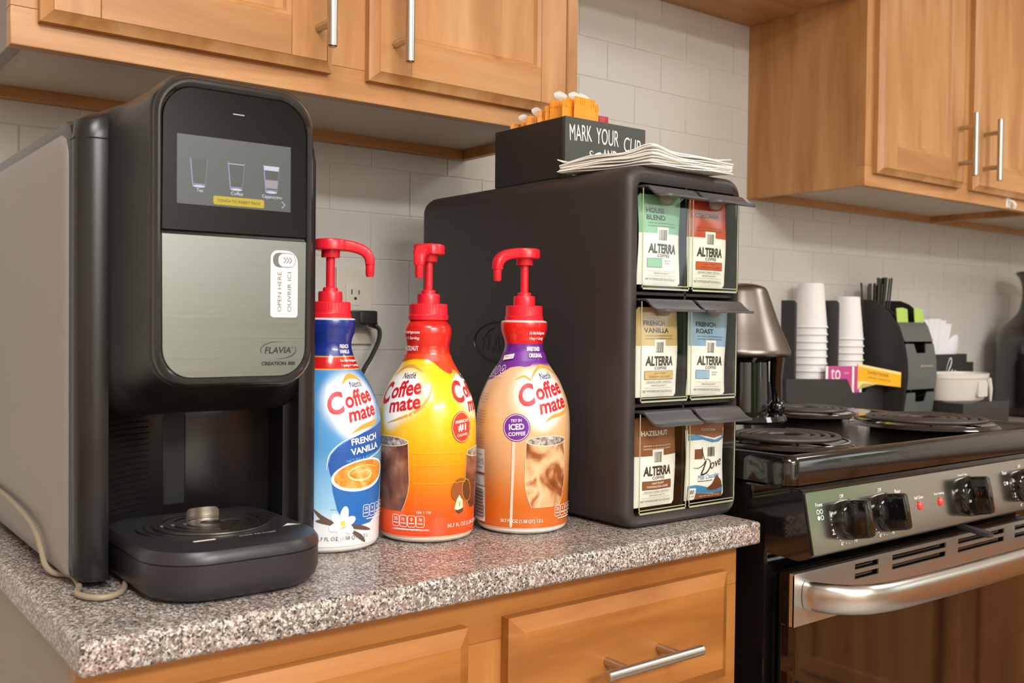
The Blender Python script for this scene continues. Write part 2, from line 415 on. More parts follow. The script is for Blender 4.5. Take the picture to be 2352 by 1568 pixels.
# ================================================================ cabinets
def shaker(parent, x0, x1, yf, z0, z1, mv, mh, handle=None, st=.058, name='door'):
    """framed door, outer bevel, recessed panel; front plane at yf, 20 mm thick"""
    bm = nb(); t = .02; b = .011
    def ring(i, y): return [(x0+i, y, z0+i), (x1-i, y, z0+i), (x1-i, y, z1-i), (x0+i, y, z1-i)]
    loft(bm, [ring(0, yf+t), ring(0, yf+.009), ring(b*.35, yf+.007), ring(b, yf)], cap=False)
    bm.faces.new([bm.verts.new(p) for p in ring(0, yf+t)]); fixn(bm)
    o = obj(name, bm, mv, parent, smooth=20)
    # stiles (vertical) and rails (horizontal) as pieces, panel recessed
    def fr(nm, q, m):
        bb = nb(); add_box(bb, q[0], q[1], yf, yf+.012, q[2], q[3], .0008, 1); bb.normal_update(); return obj(nm, bb, m, o, boxy=True)
    fr('stile', (x0+b, x0+st, z0+b, z1-b), mv); fr('stile', (x1-st, x1-b, z0+b, z1-b), mv)
    fr('rail', (x0+st, x1-st, z0+b, z0+st), mh); fr('rail', (x0+st, x1-st, z1-st, z1-b), mh)
    bb = nb()
    def r2(i, y): return [(x0+st+i, y, z0+st+i), (x1-st-i, y, z0+st+i), (x1-st-i, y, z1-st-i), (x0+st+i, y, z1-st-i)]
    v = loft(bb, [r2(0, yf+.001), r2(.005, yf+.004), r2(.008, yf+.0085)], cap=False)
    bb.faces.new(v[-1]); fixn(bb)
    for f in bb.faces:
        if f.normal.y > 0: f.normal_flip()
    obj('door_panel', bb, mv, o, smooth=20)
    return o
def bar_pull(parent, p0, p1, yf, posts, r=.006, off=.036):
    """bar between p0,p1 (x,z) held off the face by two posts"""
    bm = nb(); y = yf-off; cyl(bm, (p0[0], y, p0[1]), (p1[0], y, p1[1]), r, 20, .0012)
    for q in posts: cyl(bm, (q[0], yf-.0002, q[1]), (q[0], y, q[1]), r*.82, 14)
    return obj('handle', bm, steel, parent)
def upper_cabinet(name, label, X0, X1, Z0, Z1, depth, doors, bottom_recess=.016):
    t = thing(name, label, 'cabinet', ((X0+X1)/2, 0, Z0)); yf = -depth
    box('side_panel', X0, X0+.014, yf+.02, 0, Z0, Z1, mat('cabinet_end_laminate', (140,132,126), .6) if X0 < -.5 else wood_v, t); box('side_panel', X1-.014, X1, yf+.02, 0, Z0, Z1, wood_v, t)
    box('back_rail', X0+.014, X1-.014, -.014, 0, Z0, Z0+.05, wood_h, t); box('top_panel', X0, X1, yf+.02, 0, Z1, Z1+.015, wood_h, t)
    box('bottom_panel', X0+.014, X1-.014, yf+.02, -.014, Z0+bottom_recess, Z0+bottom_recess+.012, melamine, t)
    box('face_rail', X0, X1, yf, yf+.02, Z0, Z0+.04, wood_h, t)
    for a, b in ((X0, X0+.042), ((X0+X1)/2-.042, (X0+X1)/2+.042), (X1-.042, X1)): box('face_stile', a, b, yf, yf+.0198, Z0+.04, Z1, wood_v, t, bev=.0006)
    for (a, b, hx) in doors:
        d = shaker(t, a, b, yf-.02, Z0+.026, Z1-.03, wood_v, wood_h)
        bar_pull(d, (hx, Z0+.045), (hx, Z0+.18), yf-.02, [(hx, Z0+.075), (hx, Z0+.151)])
    return t
upper_cabinet('wall_cabinet', 'maple wall cabinet with two doors above the coffee machine and bottles', -.776, -.002, 1.437, 2.2, .292, [(-.750, -.416, -.439), (-.364, -.030, -.331)])
upper_cabinet('wall_cabinet', 'maple wall cabinet with two doors above the cups and vase', .757, 1.513, 1.437, 2.2, .292, [(.783, 1.112, 1.082), (1.158, 1.487, 1.188)])
upper_cabinet('wall_cabinet', 'maple wall cabinet cut off by the right edge of the photo', 1.515, 2.27, 1.437, 2.2, .292, [(1.541, 1.87, 1.84), (1.916, 2.245, 1.946)])
t = upper_cabinet('wall_cabinet', 'short maple cabinet high up between the two larger wall cabinets', .0, .755, 1.815, 2.2, .292, [(.026, .352, .32), (.404, .73, .44)], .0)
for c in t.children:
    if c.name.startswith('bottom_panel'): c.data.materials[0] = wood_h
# little adhesive hook under the right doors
bm = nb(); add_box(bm, 1.335, 1.355, -.2935, -.291, 1.44, 1.47, .001); tube(bm, [(1.345,-.293,1.458),(1.345,-.304,1.452),(1.345,-.308,1.445),(1.345,-.306,1.437)], [.003,.004,.005,.003], 8)
tag(obj('adhesive_hook', bm, white_pl), 'small white adhesive hook on the lower rail of the right wall cabinet', 'hook')

# ---------------- countertops
def counter(name, label, x0, x1):
    bm = nb(); add_box(bm, x0, x1, -.646, -.0008, .886, CT, .0065, 4)
    bm.normal_update(); return tag(obj(name, bm, granite_m, boxy=True), label, 'countertop')
counter('countertop', 'speckled granite countertop under the coffee machine and creamer bottles', -.796, -.0005)
counter('countertop', 'granite countertop beyond the range under the cup organizers', .757, 2.5)
def base_cabinet(label, X0, X1, drawers, gx):
    t = thing('base_cabinet', label, 'cabinet', ((X0+X1)/2, -.3, 0)); yf = -.61
    side = mat('cabinet_side_laminate', (150,136,124), .6)
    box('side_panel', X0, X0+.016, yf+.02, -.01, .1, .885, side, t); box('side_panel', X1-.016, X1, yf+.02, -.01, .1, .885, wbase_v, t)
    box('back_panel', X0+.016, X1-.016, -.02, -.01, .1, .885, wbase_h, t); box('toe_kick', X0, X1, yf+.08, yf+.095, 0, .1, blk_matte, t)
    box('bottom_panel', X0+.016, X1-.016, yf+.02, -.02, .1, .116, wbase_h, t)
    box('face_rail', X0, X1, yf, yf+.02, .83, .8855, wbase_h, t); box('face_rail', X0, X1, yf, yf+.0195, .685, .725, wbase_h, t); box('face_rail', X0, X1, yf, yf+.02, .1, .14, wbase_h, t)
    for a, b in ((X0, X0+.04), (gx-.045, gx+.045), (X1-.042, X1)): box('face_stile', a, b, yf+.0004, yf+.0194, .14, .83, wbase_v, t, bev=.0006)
    for (a, b, h) in drawers:
        bm = nb(); y = yf-.02
        def ring(i, yy): return [(a+i, yy, .722+i), (b-i, yy, .722+i), (b-i, yy, .853-i), (a+i, yy, .853-i)]
        v = loft(bm, [ring(0, yf-.0003), ring(0, y+.008), ring(.004, y+.006), ring(.015, y)]); fixn(bm)
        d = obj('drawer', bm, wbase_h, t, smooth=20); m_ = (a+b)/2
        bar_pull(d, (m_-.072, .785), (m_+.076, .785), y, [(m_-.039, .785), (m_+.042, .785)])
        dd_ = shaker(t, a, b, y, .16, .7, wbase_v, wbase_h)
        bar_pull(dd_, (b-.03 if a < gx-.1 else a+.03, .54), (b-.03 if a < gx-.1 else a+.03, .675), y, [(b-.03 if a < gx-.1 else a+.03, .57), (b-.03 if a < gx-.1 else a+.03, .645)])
    return t
base_cabinet('maple base cabinet with two drawers under the granite countertop', -.79, -.004, [(-.766, -.426, 1), (-.376, -.036, 1)], -.401)
base_cabinet('maple base cabinet on the far side of the range', .76, 1.56, [(.785, 1.13, 1), (1.19, 1.535, 1)], 1.16)

# cabinet run along the right, seen only as a reflection in the oven glass
def return_cabinet():
    t = thing('base_cabinet', 'maple cabinet run whose reflection shows in the oven door glass', 'cabinet', (1.8, -1.75, 0)); X = 1.45
    box('carcass', X+.02, 2.1, -2.7, -.75, .1, .885, wbase_v, t); box('toe_kick', X+.08, X+.1, -2.7, -.75, 0, .1, blk_matte, t)
    for i in range(4):
        y0 = -2.66+i*.48; y1 = y0+.43
        for (z0, z1) in ((.14, .69), (.72, .855)):
            bm = nb()
            def ring(k, x): return [(x, y0+k, z0+k), (x, y1-k, z0+k), (x, y1-k, z1-k), (x, y0+k, z1-k)]
            loft(bm, [ring(0, X+.0198), ring(0, X+.008), ring(.012, X), ring(.05, X), ring(.056, X+.008)] if z0 < .5 else [ring(0, X+.0198), ring(0, X+.008), ring(.012, X)]); fixn(bm)
            obj('door' if z0 < .5 else 'drawer', bm, wbase_v, t, smooth=20)
    bm = nb(); add_box(bm, X-.02, 2.12, -2.72, -.74, .886, CT, .006, 3); tag(obj('countertop', bm, granite_m), 'granite top of the cabinet run reflected in the oven glass', 'countertop')
return_cabinet()
# ================================================================ range
def make_range():
    t = thing('electric_range', 'black and stainless electric coil range beside the granite countertop', 'range', (.38, -.34, 0))
    x0, x1 = .0205, .748
    box('body', x0+.006, x1-.006, -.632, -.03, .03, .955, blk_enamel, t, bev=.003)
    box('oven_cavity', x0+.03, x1-.03, -.66, -.634, .12, .84, blk_gloss, t, bev=.001)
    # cooktop: pan with rolled rim
    bm = nb(); rings = []
    for i, z in ((0, .9585), (0, .985), (.0015, .991), (.005, .9945), (.010, .9955), (.018, .9945), (.03, .9905)):
        rings.append([(x, y, z) for x, y in rrect2(x0+i, x1-i, -.673+i, -.022-i, .016-min(i, .012), 5)])
    loft(bm, rings); fixn(bm); obj('cooktop', bm, blk_enamel, t)
    bm = nb(); add_box(bm, x0+.03, x1-.03, -.64, -.05, .988, .9912, .001, 1)
    # control panel, leaning
    def cp(u, e=0):  # u: 0 bottom..1 top -> (y, z), e outward
        y0, z0, y1, z1 = -.7025, .877, -.6875, .953; d = Vector((y1-y0, z1-z0)).normalized(); n = Vector((-d.y, d.x)) 
        return (y0+(y1-y0)*u+n.x*e, z0+(z1-z0)*u+n.y*e)
    bm.free(); bm = nb(); prof = [cp(0), cp(1), (-.681, .957), (-.63, .957), (-.63, .87), (-.683, .868)]
    loft(bm, [[(x0+.003, y, z) for y, z in prof], [(x1-.003, y, z) for y, z in prof]]); fixn(bm)
    bmesh.ops.bevel(bm, geom=list(bm.edges), offset=.0018, segments=2, affect='EDGES', clamp_overlap=True)
    obj('control_housing', bm, blk_enamel, t, smooth=40)
    bm = nb(); a, b = cp(.02), cp(.99); a2, b2 = cp(.02, .0012), cp(.99, .0012)
    loft(bm, [[(x, a[0], a[1]), (x, b[0], b[1]), (x, b2[0], b2[1]), (x, a2[0], a2[1])] for x in (x0+.006, x1-.006)]); fixn(bm)
    panel = obj('control_panel', bm, steel_panel, t, smooth=20)
    d = Vector((0, cp(1)[0]-cp(0)[0], cp(1)[1]-cp(0)[1])).normalized(); nrm = Vector((1,0,0)).cross(d)
    ctr = Vector((0, *cp(.47, .0012)))
    cmap = plane_map(ctr, (1,0,0), d)
    def knob(x, oven=False):
        R = .029 if oven else .0255; base = ctr+Vector((x, 0, 0))
        M = Matrix((Vector((1,0,0)), d, nrm)).transposed()
        bm = nb(); lathe(bm, [(R, 0), (R, .006), (R-.002, .009), (R-.006, .0105), (.001, .0115)], 32)
        for v in bm.verts: v.co = base+M @ v.co
        fixn(bm); kn = obj('knob', bm, blk_gloss, t)
        bm = nb(); th, L, H = .008, R-.0012, .034
        outl = rrect2(-th, th, -L, L, .0045, 4)
        loft(bm, [[(x_, y_, .009) for x_, y_ in outl], [(x_*.85, y_*.96, H-.004) for x_, y_ in outl], [(x_*.75, y_*.9, H-.001) for x_, y_ in outl], [(x_*.55, y_*.8, H) for x_, y_ in outl]])
        for v in bm.verts: v.co = base+M @ v.co
        fixn(bm); obj('grip', bm, blk_gloss, kn)
        if oven:
            pr = Print(lambda a_, b_, e: base+M @ Vector((a_, b_, .0118+e)))
            pr.text(ink_w, 'CLEAN', -.017, .008, w=.009, rot=.6); pr.text(ink_w, '350', -.018, -.006, w=.007); pr.build(kn, 'lettering')
    for x, ov in ((.104, 0), (.188, 0), (.404, 1), (.572, 0), (.656, 0)): knob(x, ov)
    lamp = mat('indicator_red', (214,60,56), .2, emit=.25)
    for x in (.274, .327, .445):
        bm = nb(); lathe(bm, [(.0042, 0), (.004, .002), (.0025, .0035), (.0005, .004)], 14)
        M = Matrix((Vector((1,0,0)), d, nrm)).transposed()
        for v in bm.verts: v.co = ctr+Vector((x, 0, 0))+M @ Vector((v.co.x, v.co.y*1.5, v.co.z))
        obj('indicator_lamp', bm, lamp, t)
    pr = Print(cmap)
    pr.text(ink_w, 'Self Clean', .274, .011, w=.022); pr.text(ink_w, 'Oven Heating', .327, .011, w=.026); pr.text(ink_w, 'Oven On', .445, .011, w=.018)
    pr.text(ink_w, 'Oven & Temp', .398, .031, w=.026)
    for x, s_, on in ((.05, 'Front', (1,0)), (.225, 'Rear', (1,0)), (.52, 'Rear', (0,1)), (.70, 'Front', (0,1))):
        pr.text(ink_w, s_, x, .024, w=.014)
        if s_ == 'Front':
            for i in (0, 1): pr.ring(ink_w, x-.004+i*.007, .0155, .0026, .0026, .0007, 14)
        for i in (0, 1):
            (pr.ell(ink_w, x-.004+i*.007, .008, .0026, .0026, 14) if on[i] else pr.ring(ink_w, x-.004+i*.007, .008, .0026, .0026, .0007, 14))
    for x in (.098, .182, .566, .65):
        pr.text(ink_w, 'Off', x, .030, w=.008); pr.text(ink_w, 'Lo', x-.026, .012, w=.006); pr.text(ink_w, '2', x-.0275, -.012, h=.006); pr.text(ink_w, '4', x-.014, -.028, h=.005); pr.text(ink_w, 'Hi', x+.016, -.027, w=.006)
        for a_ in range(13): 
            an = math.radians(160+a_*12.5); pr.ell(ink_w, x+.0285*math.cos(an), .0285*math.sin(an), .0007, .0007, 8)
    pr.build(panel, 'lettering')
    # oven door
    dm = mat('oven_glass', (16,12,10), .04, coat=1.0)
    door = box('oven_door', x0+.006, x1-.006, -.677, -.655, .16, .786, dm, t, bev=.002)
    # stainless top strip of the door with vent slots cut as real openings
    X0, X1, z0, z1, yf, th = x0+.001, x1-.006, .786, .8495, -.679, .0022
    slots = [(.150, .205), (.238, .378), (.412, .552), (.586, .64)]; rows = [(.826, .8335), (.8385, .846)]
    xs = sorted({X0, X1, *[q for s_ in slots for q in s_]}); zs = sorted({z0, z1, *[q for r_ in rows for q in r_]})
    bm = nb()
    for i in range(len(xs)-1):
        for j in range(len(zs)-1):
            if any(abs(xs[i]-s_[0]) < 1e-6 for s_ in slots) and any(abs(zs[j]-r_[0]) < 1e-6 for r_ in rows): continue
            vs = [bm.verts.new((x, yf, z)) for x, z in ((xs[i], zs[j]), (xs[i+1], zs[j]), (xs[i+1], zs[j+1]), (xs[i], zs[j+1]))]; bm.faces.new(vs)
    bmesh.ops.remove_doubles(bm, verts=bm.verts, dist=1e-6)
    r = bmesh.ops.extrude_face_region(bm, geom=list(bm.faces)); bmesh.ops.translate(bm, vec=(0, th, 0), verts=[v for v in r['geom'] if isinstance(v, bmesh.types.BMVert)]); fixn(bm)
    obj('vent_strip', bm, steel_strip, door, smooth=20)
    box('strip_back', X0+.004, X1-.004, yf+.006, -.655, z0, z1-.001, blk_gloss, door, bev=0)
    bm = nb(); add_box(bm, X0, X1, yf+.0001, yf+.007, z1, z1+.002); add_box(bm, X0, X0+.002, yf+.0002, yf+.007, z0, z1); obj('strip_edge', bm, steel_strip, door)
    # handle: wide flat bow
    bm = nb(); pts = [(.046, -.679, .823), (.048, -.694, .823), (.056, -.711, .823), (.073, -.727, .823), (.10, -.740, .823), (.16, -.748, .823), (.30, -.752, .823), (.38, -.7525, .823)]
    pts = catmull(pts, 5); full = pts+[Vector((.756-p.x, p.y, p.z)) for p in pts[::-1][1:]]
    rings = []
    for i, p in enumerate(full):
        tg = (full[min(i+1, len(full)-1)]-full[max(i-1, 0)]).normalized(); nn = tg.cross(Vector((0,0,1))).normalized()
        rings.append([p+nn*(.0095*math.cos(a_))+Vector((0,0,.0185*math.copysign(abs(math.sin(a_))**.75, math.sin(a_)))) for a_ in [2*pi*k/20 for k in range(20)]])
    loft(bm, rings); fixn(bm); obj('door_handle', bm, steel_handle, door)
    # lock lever
    bm = nb(); outl = [(-.006, 0), (.006, 0), (.009, .03), (.010, .05), (.007, .058), (-.007, .058), (-.010, .05), (-.009, .03)]
    def lv(p, h): return (.392-.35*p[1]*.5+p[0], -.688-p[1]*.95, .868-p[1]*.08+h)
    loft(bm, [[lv(p, 0) for p in outl], [lv(p, .006) for p in outl]]); fixn(bm); bmesh.ops.bevel(bm, geom=list(bm.edges), offset=.0015, segments=2, affect='EDGES', clamp_overlap=True)
    obj('lock_lever', bm, blk_matte, t)
    box('storage_drawer', x0+.006, x1-.006, -.684, -.64, .04, .155, blk_enamel, t, bev=.003)
    # burners
    coil_m = mat('burner_coil', (78,72,70), .42, .4); pan_m = mat('drip_pan_black', (24,22,22), .08, coat=.8); rim_m = mat('drip_pan_rim', (90,84,80), .15, 1)
    for (bx, by, R) in ((.146, -.566, .076), (.575, -.528, .1), (.559, -.303, .076), (.165, -.28, .1)):
        bm = nb(); lathe(bm, [(.02, .9865), (R*.6, .9868), (R*.97, .9925), (R+.008, .9965), (R+.0125, .9985), (R+.0165, .9975), (R+.020, .9935), (R+.0185, .9925)], 48, (bx, by, 0), cap=False)
        bu = obj('drip_pan', bm, pan_m, t)
        bm = nb(); rings = []
        for j in range(48):
            an = 2*pi*j/48; rings.append(Vector((bx+(R+.0125)*math.cos(an), by+(R+.0125)*math.sin(an), .9985)))
        tube(bm, rings+[rings[0]], .0013, 6, cap=False); obj('pan_rim', bm, rim_m, bu)
        bm = nb(); turns = 4 if R < .09 else 5; N = turns*36; pts = []
        for j in range(N+1):
            f = j/N; an = 2*pi*turns*f+.6; r_ = .022+(R-.022)*f; pts.append((bx+r_*math.cos(an), by+r_*math.sin(an), 1.0042))
        tube(bm, pts, .0046, 8, flat=.75); obj('coil', bm, coil_m, bu)
        for j in range(3):
            bm = nb(); an = 2*pi*j/3+.4; tube(bm, [(bx+.012*math.cos(an), by+.012*math.sin(an), .9985), (bx+(R+.006)*math.cos(an), by+(R+.006)*math.sin(an), .9985)], .0018, 6)
            obj('coil_support', bm, rim_m, bu)
    return t
make_range()
# ================================================================ coffee machine
def coffee_machine():
    cx = -.645; t = thing('coffee_machine', 'black single-serve coffee machine with touchscreen and silver door on granite counter', 'coffee machine', (cx, -.35, CT))
    taupe = mat('taupe_side_plastic', (138,130,126), .42); shell = mat('machine_black', (28,26,26), .3, bump=.04, bscale=900)
    seam = mat('seam_black', (10,10,10), .6)
    hw = .118; yb = -.11; yf = -.503
    for s in (-1, 1):   # side panels
        bm = nb(); pts = rrect2(yb, -.486, .922, 1.334, [.006, .006, .03, .02], 5) if 0 else None
        # outline in Y,Z (front is -Y)
        o = [(yb, .922), (-.482, .922), (-.487, .928), (-.487, 1.300), (-.484, 1.317), (-.474, 1.329), (-.458, 1.334), (-.14, 1.334), (-.12, 1.328), (yb, 1.31)]
        def ins(k): 
            c0, c1 = -.3, 1.13; return [(y+(c0-y)*k/.18, z+(c1-z)*k/.2) for y, z in o]
        sh_ = 0 if s < 0 else .024; xo, xi = cx+s*(hw-sh_), cx+s*(hw-.012-sh_)
        loft(bm, [[(xi, y, z) for y, z in o], [(cx+s*(hw-.005-sh_), y, z) for y, z in o], [(cx+s*(hw-.0015-sh_), y, z) for y, z in ins(.0016)], [(xo, y, z) for y, z in ins(.006)]]); fixn(bm)
        obj('side_frame', bm, shell, t)
        if s < 0:
            o2 = [(yb+.002, .9225), (-.4735, .9225), (-.4755, .926), (-.4755, 1.292), (-.4735, 1.306), (-.466, 1.3165), (-.452, 1.3215), (-.15, 1.3205), (-.13, 1.316), (yb+.002, 1.30)]
            def ins2(k): return [(y+(-.3-y)*k/.18, z+(1.13-z)*k/.2) for y, z in o2]
            bm = nb(); loft(bm, [[(cx-hw+.004, y, z) for y, z in o2], [(cx-hw-.0002, y, z) for y, z in o2], [(cx-hw-.0018, y, z) for y, z in ins2(.001)], [(cx-hw-.0035, y, z) for y, z in ins2(.004)], [(cx-hw-.0052, y, z) for y, z in ins2(.013)], [(cx-hw-.0058, y, z) for y, z in ins2(.025)]]); fixn(bm)
            obj('side_panel', bm, taupe, t, smooth=50)
    # body shell with round recess below the head
    def plan(k):   # k=1 recess depth
        L = [(-hw+.013, yb), (-hw+.011, -.478), (-hw+.0005, -.484), (-hw, -.492), (-hw+.004, -.499), (-hw+.012, -.5035), (-hw+.022, -.505), (-hw+.0265, -.503)]
        arc = []
        for i in range(25):
            a = pi*i/24; arc.append((-.090*math.cos(a), -.497+.092*k*math.sin(a)**.8))
        hw2 = .111; Rt = [(hw-.0265, -.503), (hw-.022, -.505), (hw2-.008, -.5045), (hw2-.002, -.5025), (hw2, -.499), (hw2-.002, -.496), (hw-.024, -.4945), (hw-.036, yb)]; return L+arc+Rt
    bm = nb(); rings = []
    for z, k, g in ((.9215, 1, .004), (.926, 1, 0), (1.055, 1, 0), (1.066, .97, 0), (1.076, .85, 0), (1.085, .6, 0), (1.095, .3, 0), (1.11, .05, 0), (1.315, .05, 0), (1.33, .05, .002), (1.337, .05, .010)):
        rings.append([(cx+x*(1-g/.118), y+g*.6 if y < -.3 else y-g, z) for x, y in plan(k)])
    loft(bm, rings); fixn(bm); obj('body_shell', bm, shell, t, smooth=50)
    # top seam line
    bm = nb(); tube(bm, [(cx-hw+.001, -.47, 1.314), (cx-hw-.0002, -.492, 1.314), (cx-hw+.011, -.5036, 1.314), (cx-hw+.024, -.5054, 1.314), (cx-.0925, -.507, 1.314)], .0006, 5); obj('seam', bm, seam, t)
    # head: lofted along Y
    def sec(y, w, zb, zt, rb, rt, n=8):
        p = rrect2(-w, w, zb, zt, [rb, rb, rt, rt], n); return [(cx+x, y, z+(.0035*(1-(x/w)**2) if z > (zb+zt)/2+.02 else (-.003*(1-(x/w)**2) if z < (zb+zt)/2-.02 else 0))) for x, z in p]
    S = [(-.5655, .0700, 1.1035, 1.3580, .027, .028), (-.5670, .0725, 1.1000, 1.3615, .029, .030), (-.5655, .0740, 1.0975, 1.3640, .03, .031), (-.560, .0748, 1.0960, 1.365, .03, .032), (-.55, .0765, 1.093, 1.3645, .031, .034), (-.53, .081, 1.087, 1.361, .032, .038), (-.515, .086, 1.08, 1.358, .034, .038), (-.505, .0905, 1.075, 1.354, .036, .036), (-.497, .098, 1.071, 1.348, .036, .03), (-.487, .107, 1.069, 1.342, .036, .022), (-.46, .108, 1.068, 1.338, .036, .016), (-.30, .104, 1.068, 1.337, .03, .014)]
    bm = nb(); loft(bm, [sec(*s_) for s_ in S]); fixn(bm); obj('head_housing', bm, shell, t, smooth=45)
    # front: glass screen above, silver door below, glossy rim round both
    full = [(x, z) for x, y, z in sec(0, .0668, 1.1065, 1.3535, .024, .026)]
    up, lo = clip2(full, 1.2318, 1), clip2(full, 1.2292, -1)
    gl = mat('screen_black_glass', (8,8,8), .06, spec=.35); 
    bm = nb(); extrude_xz(bm, up, -.5695, -.560, .0012); scr = obj('screen_glass', bm, gl, t, smooth=30)
    dm = NT('silver_door'); dm.b.inputs['Metallic'].default_value = 1; dm.b.inputs['Roughness'].default_value = .34; dm.b.inputs['Base Color'].default_value = (*s2l((146,150,148)), 1)
    mp = dm.n('Mapping'); mp.inputs['Scale'].default_value = (3, 3, 900); nz = dm.n('TexNoise', Scale=2., Detail=2.); dm.l(dm.tc.outputs['Object'], mp.inputs[0]); dm.l(mp.outputs[0], nz.inputs['Vector'])
    dm.l(dm.math('MULTIPLY_ADD', nz.outputs[0], .14, .27), dm.b.inputs['Roughness'])
    bm = nb(); extrude_xz(bm, lo, -.5695, -.560, .0012); door = obj('front_door', bm, dm.m, t, smooth=30)
    bm = nb(); loft(bm, [sec(-.5688, .0668, 1.1065, 1.3535, .024, .026), sec(-.5706, .0676, 1.1055, 1.3548, .0248, .0268), sec(-.5722, .0692, 1.1036, 1.3570, .0262, .0282), sec(-.5722, .0706, 1.1016, 1.3592, .0275, .0295), sec(-.5704, .0724, 1.0994, 1.3616, .0290, .031), sec(-.5660, .0736, 1.0980, 1.3632, .030, .0318)], cap=False); fixn(bm); obj('rim', bm, mat('rim_gloss', (36,34,34), .14, coat=.5), t)
    # display, lit
    dsp = emat('display_lit', (100,102,98)); yy = -.5697
    X0, X1, Z0, Z1 = -.699, -.5945, 1.255, 1.3145
    box('display', X0, X1, yy-.0002, yy+.001, Z0, Z1, dsp, scr, bev=0)
    lav = emat('display_lavender', (160,156,204)); wht = emat('display_white', (228,226,244)); yel = emat('display_yellow', (222,192,26)); dgl = emat('display_glass_dark', (92,93,88)); crm = emat('display_cream', (176,164,176))
    pr = Print(front_map(0, yy-.0003, 0))
    gw, gh = .0075, .024
    for i, (gx, gz) in enumerate(((-.680, 1.283), (-.6465, 1.283), (-.6135, 1.2835))):
        tl, tr, bl, br = (gx-gw, gz+gh/2), (gx+gw, gz+gh/2), (gx-gw*.72, gz-gh/2), (gx+gw*.72, gz-gh/2)
        pr.poly(dgl, [bl, br, tr, tl]); pr.stroke(lav, [tl, bl], .0011); pr.stroke(lav, [tr, br], .0003)
        pr.ell(wht, gx, gz-gh/2, gw*.72, .0011, 20); pr.stroke(lav, [(gx-gw*.7, gz-gh/2+.0018), (gx+gw*.7, gz-gh/2+.0018)], .0009)
        if i == 1: pr.stroke(wht, [(gx-gw*.95, gz+gh/2-.0016), (gx+gw*.95, gz+gh/2-.0016)], .0006)
        if i == 2:
            pr.poly(wht, [(gx-gw*.9, gz+.0075), (gx+gw*.9, gz+.0075), (gx+gw*.97, gz+.0115), (gx-gw*.97, gz+.0115)]); pr.poly(crm, [(gx-gw*.75, gz-.0085), (gx+gw*.75, gz-.0085), (gx+gw*.82, gz-.001), (gx-gw*.82, gz-.001)])
    for s_, x, w_ in (('Tea', -.6795, .006), ('Coffee', -.646, .0112), ('Cappuccino', -.613, .019)): pr.text(wht, s_, x, 1.2675-(.0004 if s_ == 'Cappuccino' else 0), w=w_, bold=.01)
    pr.rrect(yel, -.6675, -.6205, 1.2565, 1.2640, .0015); pr.text(ink_k, 'TOUCH TO INSERT PACK', -.644, 1.2602, w=.040, h=.0024, bold=.01)
    pr.stroke(wht, [(-.6035, 1.2640), (-.6005, 1.2610), (-.6035, 1.2580)], .0007)
    pr.rect(wht, -.650, -.6395, 1.3368, 1.3376)
    pr.build(scr, 'screen_print')
    # sticker and marks on the silver door
    st = bpy.data.objects
    sp = rrect2(-.6135, -.5870, 1.1585, 1.2195, [.003, .003, .011, .007], 5)
    bm = nb(); extrude_xz(bm, sp, -.5699, -.5694); sk = obj('sticker', bm, mat('sticker_white', (232,230,226), .45), door, smooth=0)
    gry = mat('sticker_grey', (104,102,100), .5)
    pr = Print(front_map(0, -.5699, 0))
    pr.poly(gry, rrect2(-.6115, -.5890, 1.2040, 1.2175, .006, 6)); pr.poly(MATS['sticker_white'], rrect2(-.6060, -.5897, 1.2048, 1.2167, .005, 6))
    for i in range(3): pr.stroke(gry, [(-.6010+i*.0028, 1.2135), (-.5985+i*.0028, 1.2107), (-.6010+i*.0028, 1.2080)], .0011)
    for q in (((-.6098, 1.203), (-.6098, 1.1612)), ((-.6002, 1.203), (-.6002, 1.1625)), ((-.5905, 1.203), (-.5905, 1.1612)), ((-.6098, 1.1612), (-.5905, 1.1612))): pr.stroke(gry, q, .0002)
    pr.text(gry, 'OPEN HERE', -.6050, 1.1818, w=.0365, h=.0038, rot=pi/2, bold=.004); pr.text(gry, 'OUVRIR ICI', -.5954, 1.1818, w=.0365, h=.0038, rot=pi/2, bold=.004)
    pr.build(sk, 'lettering')
    pr = Print(front_map(0, -.5697, 0)); fx, fz = -.6055, 1.1283
    pr.text(ink_k, 'FLAVIA', fx-.0005, fz, w=.0255, h=.0058, shear=.18, bold=.012); pr.text(ink_k, '®', fx+.0137, fz+.0024, h=.0016)
    pr.ring(ink_k, fx, fz, .0172, .0078, .0006, 30, 1.35, 3.6, taper=True); pr.ring(ink_k, fx, fz, .0172, .0078, .0007, 30, 4.6, 6.75, taper=True)
    pr.text(ink_k, 'CREATION 300', fx, 1.1162, w=.0325, h=.0034, bold=.025)
    pr.build(door, 'lettering')
    # ribs on the recess wall
    bm = nb()
    for j in range(17):
        z = .966+j*.0058; pts = []
        for i in range(11):
            a = pi*(.04+.36*i/10); pts.append((cx-.090*math.cos(a)+.0004, -.497+.092*math.sin(a)**.8-.0004, z))
        tube(bm, pts, .0006, 5)
    obj('ribbing', bm, shell, t)
    box('water_slot', cx-.012, cx+.012, -.4065, -.395, .965, 1.066, seam, t, bev=.002)
    # drip tray
    def tray(w, yb_, yf_, r): return rrect2(cx-w, cx+w, yf_, yb_, [r, r, .01, .01], 10)
    trm = mat('tray_black', (42,40,42), .36, bump=.04, bscale=900)
    bm = nb(); rings = []
    for z, i in ((.9155, .012), (.9175, .006), (.9225, .002), (.930, 0), (.9485, 0)): rings.append([(x, y, z) for x, y in tray(.0815-i, -.44, -.608+i, .052-i*.5)])
    loft(bm, rings); fixn(bm); tr = obj('drip_tray', bm, trm, t)
    bm = nb(); rings = []
